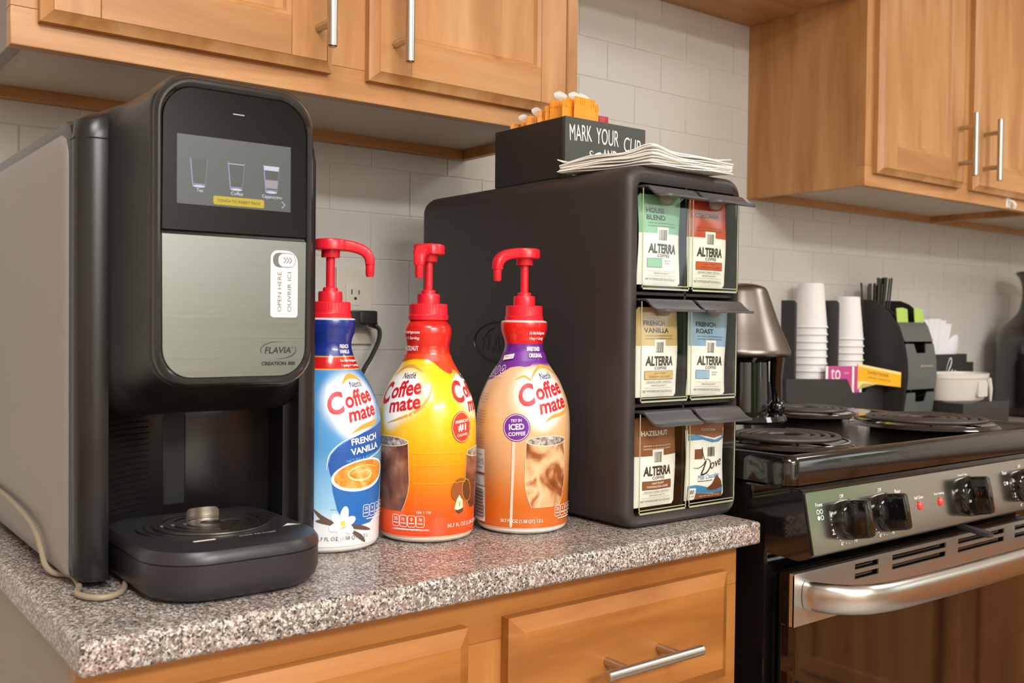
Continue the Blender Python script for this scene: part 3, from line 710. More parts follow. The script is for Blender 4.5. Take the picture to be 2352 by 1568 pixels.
    for z, i in ((.9488, .001), (.9495, -.0005), (.955, 0), (.9595, .003), (.962, .011), (.963, .017), (.963, .03)): rings.append([(x, y, z) for x, y in tray(.0815-i, -.44, -.608+i, .052-i*.5)])
    loft(bm, rings); fixn(bm); obj('tray_lid', bm, trm, tr)
    # steel grate: rings with slots
    gm = mat('grate_steel', (160,152,144), .3, 1); gx, gy, gz = cx, -.510, .9632
    bm = nb(); lathe(bm, [(.0535, -.0002), (.0535, .0004), (.0, .0004)], 48, (gx, gy, gz), cap=False); obj('grate_well', bm, seam, tr)
    bm = nb()
    def arc(r0, r1, a0, a1, n=36):
        rings = []
        for i in range(n+1):
            a = a0+(a1-a0)*i/n; c, s_ = math.cos(a), math.sin(a)
            rings.append([(gx+r0*c, gy+r0*s_, gz+.0006), (gx+r1*c, gy+r1*s_, gz+.0006), (gx+r1*c, gy+r1*s_, gz+.0018), (gx+r0*c, gy+r0*s_, gz+.0018)])
        loft(bm, rings)
    arc(.0465, .053, 0, 2*pi, 60); arc(.0365, .0430, 0, 2*pi, 60); arc(.0255, .0330, 0, 2*pi, 50); arc(.0105, .0220, .35, 2*pi-.35, 40)
    for a in (.3, 2.4, 4.5):
        for (r0, r1, w_) in ((.0430, .0465, .16), (.0330, .0365, .2), (.0220, .0255, .25)): arc(r0, r1, a+r0*9-w_, a+r0*9+w_, 8)
    fixn(bm); obj('grate', bm, gm, tr, smooth=30)
    bm = nb(); rr = []
    for i in range(13):
        a = math.radians(55+72*i/12); c, s_ = math.cos(a), math.sin(a); h = .0115 if 0 < i < 12 else .009
        rr.append([(gx+.027*c, gy+.027*s_, gz), (gx+.0278*c, gy+.0278*s_, gz), (gx+.0278*c, gy+.0278*s_, gz+h), (gx+.027*c, gy+.027*s_, gz+h)])
    loft(bm, rr); fixn(bm); obj('cup_stop', bm, gm, tr, smooth=30)
    bm = nb()
    for (a0, a1, r) in ((2.75, 3.6, .060), (2.95, 3.5, .067), (-.1, .5, .060), (0.05, .4, .067)):
        bm = nb(); tube(bm, [(gx+r*math.cos(a0+(a1-a0)*i/8), gy+r*math.sin(a0+(a1-a0)*i/8), gz+.0001) for i in range(9)], .0012, 6, flat=.3); obj('drain_slot', bm, seam, tr)
    pr = Print(plane_map((gx, gy, .9632), (1,0,0), (0,1,0)))
    pr.rrect(ink_w, -.041, -.021, -.068, -.064, .0015); pr.text(ink_w, 'CLICK TO CLOSE', .018, -.0655, w=.035, h=.002, rot=.05); pr.poly(ink_w, [(.052, -.046), (.066, -.046), (.059, -.039)]); pr.rect(ink_w, .050, .068, -.0485, -.0475)
    pr.build(tr, 'marking')
    for (x, y) in ((-.095, -.46), (.095, -.46), (-.095, -.15), (.095, -.15), (.05, -.57)):
        bm = nb(); lathe(bm, [(.012, 0), (.013, .001), (.013, .0085)], 20, (cx+x, y, CT)); obj('foot', bm, blk_matte, t)
coffee_machine()
# loose beige cable along the machine side
bm = nb(); pts = catmull([(-.775, -.02, .93), (-.7735, -.10, .958), (-.7735, -.18, .9655), (-.7735, -.25, .9655), (-.7735, -.315, .9625), (-.7735, -.365, .958), (-.7735, -.397, .9505), (-.773, -.416, .938), (-.772, -.427, .926), (-.766, -.434, .9185), (-.755, -.45, .9178), (-.758, -.49, .9178), (-.766, -.518, .9178), (-.757, -.539, .9178), (-.744, -.541, .9178), (-.731, -.528, .9178), (-.72, -.50, .9178), (-.70, -.46, .9178)], 6)
tube(bm, pts, .0027, 10); tag(obj('cable', bm, mat('cord_beige', (150,134,112), .5)), 'thin beige cord curling along the side of the coffee machine', 'cord')

# ================================================================ wall outlet with plug
t = thing('wall_outlet', 'cream wall outlet plate behind the creamer bottles', 'outlet', (-.219, 0, 1.18))
pl = mat('outlet_cream', (206,198,184), .35)
bm = nb(); add_box(bm, -.2525, -.1875, -.0055, -.0002, 1.119, 1.243, .0025, 3); bm.normal_update(); pl_o = obj('cover_plate', bm, pl, t, boxy=True)
bm = nb(); add_box(bm, -.2365, -.2035, -.0075, -.005, 1.146, 1.216, .0012, 2); rc = obj('receptacle', bm, pl, t)
sl = mat('slot_dark', (52,42,36), .6)
for zc in (1.2005, 1.161):
    box('socket_slot', -.2275, -.2255, -.0077, -.0072, zc-.001, zc+.007, sl, rc, bev=0); box('socket_slot', -.2145, -.2125, -.0077, -.0072, zc-.001, zc+.006, sl, rc, bev=0)
    bm = nb(); tube(bm, [(-.22, -.0078, zc-.0075), (-.22, -.0072, zc-.0075)], .0026, 12); obj('ground_hole', bm, sl, rc)
for zc in (1.1845, 1.1775): box('button', -.227, -.213, -.0088, -.0074, zc-.0027, zc+.0027, pl, rc, bev=.0006)
bm = nb(); tube(bm, [(-.22, -.0059, 1.231), (-.22, -.0050, 1.231)], .0028, 12); obj('screw', bm, pl, t)
bm = nb(); add_box(bm, -.233, -.2, -.046, -.008, 1.1505, 1.1735, .004, 3); tube(bm, [(-.207, -.03, 1.155), (-.197, -.036, 1.149)], [.007, .0055], 10)
tube(bm, catmull([(-.199, -.035, 1.15), (-.193, -.038, 1.142), (-.196, -.04, 1.125), (-.21, -.042, 1.10), (-.228, -.043, 1.07), (-.245, -.045, 1.0), (-.26, -.05, .94), (-.30, -.06, .9185), (-.40, -.08, .9185), (-.5, -.09, .9185)], 6), .0036, 8)
tag(obj('power_plug', bm, mat('cord_black', (34,32,32), .45)), 'black power plug and cord in the outlet behind the blue bottle', 'plug')
# ================================================================ creamer bottles
BS = 1.0265
PROF = [(0,.040),(.0008,.0445),(.004,.0500),(.0085,.0515),(.0095,.0522),(.012,.0525),(.055,.0535),(.1055,.0545),(.131,.0537),(.145,.0513),(.156,.0477),(.171,.041),(.182,.0338),(.193,.0272),(.203,.0236),(.210,.0222),(.2165,.023),(.224,.0256),(.231,.0268),(.2355,.0267),(.2378,.0258),(.2388,.0225)]
PROF2 = [(z, r) if z < .2 else (z, {.203:.0243,.210:.0240,.2165:.0250,.224:.0262,.231:.0250,.2355:.0215,.2378:.0198,.2388:.0195}[z]) for z, r in PROF]
def interp(prof, z):
    z /= BS
    for (a, ra), (b, rb) in zip(prof, prof[1:]):
        if z <= b: return (ra+(rb-ra)*max(0, (z-a))/(b-a))*BS
    return prof[-1][1]*BS
def smoothprof(prof, k=4):
    P = catmull([(r, z, 0) for z, r in prof], k); return [(max(p.x, .001), p.y) for p in P]
AU = .0545*BS*pi/180   # metres of arc per degree
def label_mat(name, stops, halos=(), rough=.28):
    t = NT(name); sp = t.n('SeparateXYZ'); t.l(t.tc.outputs['Object'], sp.inputs[0])
    f = t.math('DIVIDE', sp.outputs[2], .26)
    c = t.ramp(f, [(z/.26, col) for z, col in stops])
    for (ax, az, rad, soft, col, R) in halos:
        a = math.radians(ax); vm = t.n('VectorMath', operation='DISTANCE'); t.l(t.tc.outputs['Object'], vm.inputs[0]); vm.inputs[1].default_value = (R*math.sin(a), -R*math.cos(a), az)
        mr = t.n('MapRange', interpolation_type='SMOOTHSTEP'); mr.inputs[1].default_value = rad; mr.inputs[2].default_value = rad+soft; mr.inputs[3].default_value = 1; mr.inputs[4].default_value = 0
        t.l(vm.outputs['Value'], mr.inputs[0]); c = t.mix(mr.outputs[0], c, col)
    t.l(c, t.b.inputs['Base Color']); t.b.inputs['Roughness'].default_value = rough; t.b.inputs['Coat Weight'].default_value = .6; t.b.inputs['Coat Roughness'].default_value = .06
    return t.m
def swirl_mat(name, cols, scale=28., dist=2.5):
    t = NT(name); n = t.n('TexNoise', Scale=scale, Detail=3., Distortion=dist); t.l(t.tc.outputs['Object'], n.inputs['Vector'])
    t.l(t.ramp(n.outputs[0], [(.3+.4*i/(len(cols)-1), c) for i, c in enumerate(cols)]), t.b.inputs['Base Color']); t.b.inputs['Roughness'].default_value = .3; t.b.inputs['Coat Weight'].default_value = .5; return t.m
iced_m = swirl_mat('iced_coffee_print', [(92,44,22), (150,84,40), (214,168,120), (232,196,154), (176,100,44)], 26, .7)
iced_d = swirl_mat('iced_coffee_dark_print', [(66,34,24), (110,60,42), (150,96,72), (190,150,130)], 26, .7)
ice_m = swirl_mat('ice_top_print', [(70,58,52), (150,138,130), (214,208,202)], 160, 1.0)
choc = mat('bean_brown', (96,62,44), .4); nut_m = mat('nut_brown', (150,84,40), .35); nutw = mat('nut_cream', (240,226,196), .4)
SUN = mat('ink_yellow', (246,208,40), .4)
def heart(cx, cy, w, h, n=40, rot=0):
    pts = []
    for i in range(n):
        a = 2*pi*i/n; x = 16*math.sin(a)**3/17; y = (13*math.cos(a)-5*math.cos(2*a)-2*math.cos(3*a)-math.cos(4*a))/15
        x, y = x*w/2, y*h/2; pts.append((cx+x*math.cos(rot)-y*math.sin(rot), cy+x*math.sin(rot)+y*math.cos(rot)))
    return pts
def logo(pr, u, v, s=1.0, rot=.16):
    """printed script logo, centred at arc u, height v"""
    c, q = math.cos(rot), math.sin(rot)
    def P(x, y): return (u+(x*c-y*q)*s, v+(x*q+y*c)*s)
    pr.text(ink_navy, 'Nestlé', *P(.012, .0175), w=.022*s, h=.0066*s, rot=rot*.3, bold=.015)
    pr.text(ink_r, 'C', *P(-.0235, .0035), w=.020*s, h=.0235*s, rot=rot, bold=.036, shear=.1)
    pr.text(ink_r, 'offee', *P(.0095, .0042), w=.0435*s, h=.0170*s, rot=rot, bold=.028, shear=.1)
    pr.text(ink_r, 'mate', *P(.0085, -.0125), w=.0410*s, h=.0135*s, rot=rot, bold=.028, shear=.1)
def swoosh(pr, m, pts, wd): pr.stroke(m, [(p.x, p.y) for p in catmull([(a, b, 0) for a, b in pts], 6)], wd, taper=True)
def glass(pr, u0, u1, v0, v1, body, rim):
    c, h = (u0+u1)/2, (u1-u0)/2; pts = []
    for i in range(25):
        f = i/24; z = v0+(v1-v0)*f; k = 1-.30*(1-min(1, f/.45))**2-.08*max(0, f-.45); pts.append((h*k, z))
    pr.poly(body, [(c-x, z) for x, z in pts]+[(c+x, z) for x, z in pts[::-1]])
    pr.ell(ice_m, c, v1, h*.955, .0055, 26); pr.ring(rim, c, v1, h*.955, .0055, .0008, 30)
    pr.stroke(rim, [(c-x, z) for x, z in pts], .0005); pr.stroke(rim, [(c+x, z) for x, z in pts], .0005)
def facts(pr, m, u, v, n, txt):
    for i in range(n):
        x = u+i*.0098; pr.stroke(m, rrect2(x-.0044, x+.0044, v-.0062, v+.0062, .002, 4), .0006, True); pr.text(m, txt[i], x, v+.0022, h=.0038, bold=.01); pr.rect(m, x-.003, x+.003, v-.0028, v-.0018)
    pr.rect(m, u, u+.0098*(n-1), v-.0092, v-.0082)
def creamer(label, pos, prof, lmat, spout_deg, draw):
    tc = Vector((CAM.x-pos[0], CAM.y-pos[1])).normalized(); rz = math.atan2(tc.x, -tc.y)
    t = thing('creamer_bottle', label, 'bottle', (pos[0], pos[1], CT), rz, 'coffee creamer pump bottles')
    bm = nb(); pf = smoothprof(prof); lathe(bm, [(r*BS, z*BS) for r, z in pf], 64); fixn(bm)
    body = obj('bottle_body', bm, lmat, t, world=False, smooth=60)
    pr = Print(lambda a, b, e: Vector(((interp(prof, b)+e+.00015)*math.sin(a/(.0545*BS)), -(interp(prof, b)+e+.00015)*math.cos(a/(.0545*BS)), b)), lift=.00003, maxlen=.0040)
    draw(pr); pr.build(body, 'label_print', world=False)
    # pump
    bm = nb(); n = 90; rings = []
    for r, z, rib in ((.0195, .2375, 0), (.0222, .2380, 0), (.0224, .2425, 0), (.0213, .2440, 0), (.0211, .2442, 1), (.0208, .2545, 1), (.0203, .2556, 0), (.012, .2558, 0)):
        rings.append([((r+(.00035 if (i % 2 and rib) else 0))*BS*math.cos(2*pi*i/n), (r+(.00035 if (i % 2 and rib) else 0))*BS*math.sin(2*pi*i/n), z*BS) for i in range(n)])
    loft(bm, rings); fixn(bm); obj('screw_cap', bm, red_pl, t, world=False, smooth=30)
    bm = nb(); lathe(bm, [(r*BS, z*BS) for r, z in ((.0126, .2556), (.0126, .2645), (.0119, .2665), (.0080, .2669), (.0077, .2700), (.0070, .2708), (.0045, .2709))], 36); fixn(bm); obj('pump_collar', bm, red_pl, t, world=False)
    bm = nb(); lathe(bm, [(.0046*BS, .268*BS), (.0046*BS, .304*BS)], 20); fixn(bm); obj('pump_stem', bm, red_pl, t, world=False)
    a = math.radians(spout_deg); dx, dy = math.sin(a), -math.cos(a)    # 0 = toward camera, 90 = to the right
    bm = nb(); lathe(bm, [(r*BS, z*BS) for r, z in ((.0094, .3020), (.0097, .3025), (.0097, .3095), (.0168, .3097), (.0176, .3108), (.0176, .3185), (.0168, .3205), (.0140, .3213), (.001, .3217))], 36); fixn(bm)
    hd = obj('pump_head', bm, red_pl, t, world=False)
    bm = nb(); pth = catmull([(0,0,.3150), (.012,0,.3150), (.022,0,.3140), (.032,0,.3110), (.0385,0,.3060), (.0408,0,.3000), (.0410,0,.2955)], 5); rr = []
    N = len(pth)
    for i, p in enumerate(pth):
        tg = (pth[min(i+1, N-1)]-pth[max(i-1, 0)]).normalized(); up = Vector((0,1,0)).cross(tg)*-1
        f = i/(N-1); hw_ = .0085-.0032*f; hh = .0062-.0012*f
        rr.append([Vector(((p+up*v_)*BS).to_tuple())+Vector((0, u_*BS, 0)) for u_, v_ in rrect2(-hw_, hw_, -hh, hh, .003, 3)])
    loft(bm, rr)
    tube(bm, [(.0410*BS, 0, .296*BS), (.0410*BS, 0, .2845*BS), (.0410*BS, 0, .2825*BS)], [.0047*BS, .0045*BS, .0036*BS], 16)
    for v in bm.verts: v.co = Vector((dx*v.co.x-dy*v.co.y, dy*v.co.x+dx*v.co.y, v.co.z))
    fixn(bm); obj('spout', bm, red_pl, hd, world=False)
    return t
BLUE, DBLUE, LB = (72,146,206), (22,46,132), (126,186,226)
m1 = label_mat('label_blue', [(0,(236,234,230)), (.0090,(236,234,230)), (.0092,(226,226,228)), (.030,(224,228,232)), (.05,(150,200,232)), (.11,(74,150,208)), (.190,(66,140,200)), (.1902,(232,176,40)), (.1912,(232,176,40)), (.1914,(200,24,24)), (.2032,(200,24,24)), (.2034,(232,176,40)), (.2042,(232,176,40)), (.2044,DBLUE), (.2435,DBLUE), (.2437,(240,240,240))],
    [(30, .158, .020, .022, (246,248,252), .050), (28, .135, .006, .018, (246,248,252), .055)])
def d1(pr):
    A = AU
    pr.poly(ink_w, heart(30*A, .158, .058, .060, rot=.1)); 
    swoosh(pr, ink_gold, [(18*A, .176), (28*A, .183), (42*A, .1835), (54*A, .178)], .0055); swoosh(pr, ink_gold, [(25*A, .1255), (38*A, .1315), (56*A, .1355), (72*A, .144)], .0052)
    logo(pr, 31*A, .157, .98)
    bl = mat('ink_royal_blue', (26,84,166), .4); lb = mat('ink_pale_blue', (120,182,226), .4)
    sw = [(-1*A, .094), (2*A, .104), (9*A, .112), (22*A, .1195), (40*A, .126), (62*A, .131), (84*A, .136), (84*A, .112), (60*A, .1035), (35*A, .0965), (18*A, .0915), (8*A, .0835), (6*A, .0765), (1*A, .084)]
    pr.poly(bl, sw); swoosh(pr, ink_w, [(-3*A, .088), (0*A, .1035), (10*A, .1145), (22*A, .121)], .0012)
    swoosh(pr, ink_w, [(7*A, .077), (14*A, .0885), (35*A, .0945), (60*A, .1015), (82*A, .109)], .0014)
    pr.text(ink_w, 'FRENCH', 42*A, .1185, w=.036, h=.0068, rot=.13, bold=.025); pr.text(ink_w, 'VANILLA', 43*A, .1085, w=.039, h=.0068, rot=.13, bold=.025); pr.text(lb, 'NATURAL & ARTIFICIAL', 40*A, .0995, w=.042, h=.0030, rot=.13)
    # cup of coffee
    cup = mat('ink_cup_blue', (34,104,182), .35); cof = swirl_mat('cup_coffee_print', [(196,120,34), (226,154,60), (238,190,120)], 60, 1.5)
    pr.poly(cup, [(2*A, .083), (4*A, .066), (9*A, .047), (16*A, .034), (30*A, .028), (52*A, .030), (66*A, .040), (72*A, .056), (76*A, .083)])
    pr.ell(ink_w, 39*A, .0815, 37*A, .0165, 36, .10); pr.ell(cof, 39*A, .0822, 34*A, .0142, 36, .10)
    pts = [((39+(24-.75*i)*math.cos(.5+i*.36))*A, .0825+(.0098-.0003*i)*math.sin(.5+i*.36)) for i in range(24)]; pr.stroke(mat('foam_cream', (246,214,164), .4), pts, .0022, taper=True)
    # flower, vanilla pods
    pod = mat('vanilla_pod', (96,74,66), .5)
    for p in ([(-16*A, .048), (-8*A, .040), (4*A, .033), (12*A, .031)], [(-14*A, .036), (-4*A, .035), (8*A, .031)], [(16*A, .030), (34*A, .027), (52*A, .022)], [(22*A, .026), (36*A, .017), (44*A, .010)]): swoosh(pr, pod, p, .0048)
    for k in range(6):
        a = .35+k*pi/3; L = .0165 if k in (1, 4) else .0135; pr.ell(ink_w, 15*A+L*.55*math.cos(a), .032+L*.55*math.sin(a), L*.58, .0046, 18, a)
    pr.ell(SUN, 15*A, .0325, .0026, .0026, 14); pr.ell(mat('ink_warm_shadow', (206,196,182), .5), 15.6*A, .0285, .004, .0016, 14, .4)
    pr.text(mat('ink_grey', (108,104,104), .5), '50.7 FL OZ (1.58 QT) 1.5 L', 16*A, .0165, w=.062, h=.0052)
    facts(pr, ink_w, 44*A, .043, 4, ['25', '1g', '0', '3g'])
    pr.text(ink_w, 'FRENCH', 38*A, .2150, w=.026, h=.0042, bold=.02); pr.text(ink_w, 'VANILLA', 38*A, .2095, w=.028, h=.0042, bold=.02)
    pr.text(ink_w, 'Do Not Refrigerate', 46*A, .1997, w=.046, h=.0034, bold=.02); pr.text(ink_w, '1 pump = 1 serving', 46*A, .1948, w=.044, h=.0034, bold=.02)
    pr.text(ink_k, 'SERVING SUGGESTION', 5*A, .0475, w=.007, h=.0012)
m2 = label_mat('label_yellow', [(0,(226,216,196)), (.0085,(226,216,196)), (.0088,(236,74,20)), (.03,(240,84,18)), (.05,(242,108,16)), (.085,(244,150,16)), (.12,(244,190,16)), (.15,(246,204,18)), (.199,(246,206,22)), (.202,(226,60,24)), (.212,(212,36,22)), (.228,(222,40,28)), (.243,(214,32,24))],
    [(-41, .163, .017, .022, (252,250,240), .046), (-48, .138, .004, .016, (252,250,240), .055), (72, .160, .012, .02, (252,250,240), .047)])
def d2(pr):
    A = AU; o2 = mat('ink_orange_red', (222,66,24), .4)
    pr.poly(o2, [(-110*A, .2025), (-80*A, .196), (-60*A, .1985), (-30*A, .2015), (0, .201), (16*A, .196), (30*A, .1885), (42*A, .1845), (50*A, .1855), (56*A, .190), (64*A, .1875), (72*A, .183), (84*A, .186), (100*A, .192), (120*A, .203), (60*A, .206), (0, .206), (-60*A, .206)])
    for (u, s_) in ((-41, 1.0), (70, 1.0)):
        pr.poly(ink_w, heart(u*A, .163, .058, .054)); 
    swoosh(pr, ink_gold, [(-70*A, .182), (-52*A, .1915), (-30*A, .193), (-8*A, .187)], .0036); swoosh(pr, ink_gold, [(-52*A, .1305), (-34*A, .1365), (-14*A, .1445), (1*A, .159), (7*A, .176)], .0034)
    swoosh(pr, ink_gold, [(48*A, .180), (58*A, .187), (70*A, .185)], .003)
    for u in (-41, 70): logo(pr, u*A, .163, 1.03, .16 if u < 0 else .05)
    glass(pr, -83*A, -20*A, .036, .1115, iced_d, mat('ink_glass_edge', (250,226,170), .4))
    glass(pr, 49*A, 108*A, .036, .098, iced_d, MATS['ink_glass_edge'])
    pr.ell(mat('ink_badge_red', (206,60,28), .4), 43*A, .127, .0145, .0172, 36); pr.ring(ink_w, 43*A, .127, .0132, .0160, .0005, 40)
    pr.text(ink_w, "AMERICA'S", 43*A, .1335, w=.020, h=.0034, rot=.1, bold=.02); pr.text(ink_w, '#1', 43*A, .1265, w=.012, h=.0085, bold=.03); pr.text(ink_w, 'CREAMER', 43.5*A, .1185, w=.016, h=.0028, rot=.1)
    # hazelnuts
    pr.ell(nut_m, 40*A, .0585, .0105, .013, 26, -.5); pr.ell(mat('nut_dark', (104,56,28), .4), 52*A, .0565, .0075, .0125, 22, .2); pr.ring(ink_gold, 52*A, .0565, .0075, .0125, .0007, 26, rot=.2)
    pr.poly(nutw, [(33*A, .0375), (36*A, .0475), (40*A, .0525), (45*A, .0455), (46*A, .0385), (40*A, .0352)]); pr.ell(ink_gold, 40.5*A, .0425, .0012, .0032, 14); pr.poly(choc, [(35*A, .0355), (46*A, .0375), (46*A, .0335), (40*A, .0318)])
    facts(pr, ink_w, -37*A, .0255, 4, ['25', '1g', '0', '3g']); pr.text(ink_w, 'PER 1 TSP', -3*A, .0355, w=.016, h=.0025); pr.text(ink_w, 'CONCENTRATED COFFEE CREAMER', -19*A, .0163, w=.044, h=.0018)
    pr.text(ink_w, '50.7 FL OZ (1.58 QT) 1.5 L', 56*A, .0195, w=.062, h=.0052)
    pr.text(ink_w, 'Do Not Refrigerate', -56*A, .2300, w=.072, h=.0042, bold=.02, shear=.2); pr.text(ink_w, '1 Pump = 1 Serving', -56*A, .2235, w=.070, h=.0042, bold=.02, shear=.2)
    pr.text(ink_w, 'HAZELNUT', -48*A, .2125, w=.048, h=.0052, bold=.02); pr.text(mat('ink_pink', (244,150,120), .4), 'ARTIFICIAL', 12*A, .2140, w=.018, h=.0022); pr.text(MATS['ink_pink'], 'FLAVOR', 10*A, .2100, w=.013, h=.0022)
    for z in (.100, .087, .067): pr.stroke(mat('ink_groove', (250,196,60), .3), [(u*A, z+.0004*math.sin(u)) for u in range(-16, 52, 4)], .0004)
m3 = label_mat('label_tan', [(0,(236,232,224)), (.0085,(236,232,224)), (.0088,(206,102,26)), (.035,(208,106,30)), (.055,(214,130,62)), (.085,(222,164,112)), (.12,(226,180,132)), (.19,(230,190,146)), (.195,(108,40,146)), (.2175,(104,36,140)), (.2178,(222,24,22)), (.2425,(226,30,26)), (.2440,(244,238,236))],
    [(27, .160, .020, .024, (250,246,238), .050), (25, .135, .006, .016, (250,244,234), .055)])
def d3(pr):
    A = AU; pu = mat('ink_purple', (112,44,150), .4)
    pr.poly(pu, [(-120*A, .176), (-90*A, .1735), (-62*A, .1765), (-44*A, .184), (-28*A, .1905), (-10*A, .1925), (4*A, .1915), (14*A, .1925), (26*A, .1975), (44*A, .2025), (62*A, .2005), (90*A, .2), (90*A, .2085), (0, .2085), (-60*A, .2085), (-120*A, .2085)])
    pr.poly(ink_w, heart(27*A, .160, .066, .060, rot=.08)); 
    swoosh(pr, ink_gold, [(-14*A, .1765), (0, .181), (10*A, .1775), (13*A, .1765)], .0026); swoosh(pr, ink_gold, [(12*A, .1765), (20*A, .185), (36*A, .192), (56*A, .190), (74*A, .183)], .0040); swoosh(pr, ink_gold, [(28*A, .1295), (38*A, .1355), (56*A, .1385), (74*A, .146), (80*A, .156)], .0048); logo(pr, 31*A, .1605, 1.08)
    glass(pr, 3*A, 60*A, .032, .108, iced_m, mat('ink_glass_edge2', (250,232,200), .4))
    pr.ell(pu, -7.5*A, .1235, .0158, .0158, 36); pr.ring(ink_w, -7.5*A, .1235, .0145, .0145, .0006, 40)
    pr.text(ink_w, 'TRY IN', -8*A, .1315, w=.0125, h=.0034, rot=.08, bold=.02); pr.text(ink_w, 'ICED', -7.5*A, .1245, w=.0175, h=.0068, rot=.08, bold=.03); pr.text(ink_w, 'COFFEE', -7*A, .1165, w=.0195, h=.0042, rot=.08, bold=.02)
    drip = mat('cream_drip', (238,206,188), .3); pr.poly(drip, [(-12*A, .1075), (-8.5*A, .1075), (-9*A, .08), (-10.5*A, .05), (-11.5*A, .012), (-12.5*A, .0095), (-14.5*A, .0095), (-15*A, .012), (-13.5*A, .05), (-12.8*A, .08)])
    pr.text(ink_w, '50.7 FL OZ (1.58 QT) 1.5 L', 0, .0165, w=.052, h=.0048, bold=.01); facts(pr, ink_w, 48*A, .0265, 4, ['25', '1g', '0', '3g'])
    for r_, (v0, n) in enumerate(((.160, 4), (.140, 6), (.112, 5), (.094, 2))):
        for i in range(n): pr.text(choc, ['To use push pump, turn', 'in direction and pull', 'refrigerate after open'][i % 3], -62*A, v0-.0033*i, w=.022 if i < n-1 else .014, h=.0016)
    pr.rect(ink_w, -76*A, -50*A, .069, .096); pr.text(pu, '14 DAYS', -65*A, .0815, w=.026, h=.0065); pr.text(pu, 'USE WITHIN', -63*A, .0895, w=.016, h=.002); pr.text(pu, 'OF OPENING', -63*A, .0745, w=.016, h=.002)
    pr.rect(ink_w, -76*A, -50*A, .0535, .066); pr.stroke(pu, rrect2(-75*A, -51*A, .0542, .0653, .0005, 2), .0004, True); pr.text(pu, '/', -63*A, .058, h=.006)
    pr.rect(ink_w, -80*A, -49.5*A, .0125, .0525)
    for i in range(26):
        z = .0155+i*.00133; pr.rect(ink_k, -78*A, -53*A, z, z+(.0004, .0009, .0006)[i*7 % 3])
    pr.text(ink_k, '50000 11475', -51.2*A, .033, w=.030, h=.0022, rot=pi/2)
    pr.text(ink_w, 'Do Not Refrigerate', 34*A, .2300, w=.040, h=.0045, bold=.02, shear=.1); pr.text(ink_w, '1 Pump = 1 Serving', 34*A, .2237, w=.040, h=.0045, bold=.02, shear=.1)
    pr.text(ink_w, 'SWEETENED', 26*A, .2120, w=.036, h=.0048, bold=.025, shear=.15); pr.text(ink_w, 'ORIGINAL', 30*A, .2045, w=.034, h=.0048, bold=.025, shear=.15)
    pr.poly(ink_w, [(-52*A, .1985), (-24*A, .2010), (-22*A, .2065), (-52*A, .2040)]); pr.text(pu, 'NO LACTOSE', -36*A, .2028, w=.020, h=.0022)
    for i, s_ in enumerate(('G', 'l', 'd')):
        u = (-66+i*13)*A; pr.ring(ink_w, u, .1862+i*.001, .0048, .0048, .0007, 20); pr.text(ink_w, s_, u, .1862+i*.001, h=.0045, bold=.02); pr.text(ink_w, ('Gluten', 'Dairy', 'Cholesterol')[i], u, .1795+i*.0008, w=.009, h=.0018)
creamer('creamer pump bottle with light blue label beside the coffee machine', (-.4933, -.4527), PROF, m1, 88, d1)
creamer('creamer pump bottle with yellow and orange label, middle of the three', (-.3803, -.4721), PROF2, m2, -14, d2)
creamer('creamer pump bottle with tan and purple label beside the black pack dispenser', (-.2635, -.4998), PROF, m3, -48, d3)
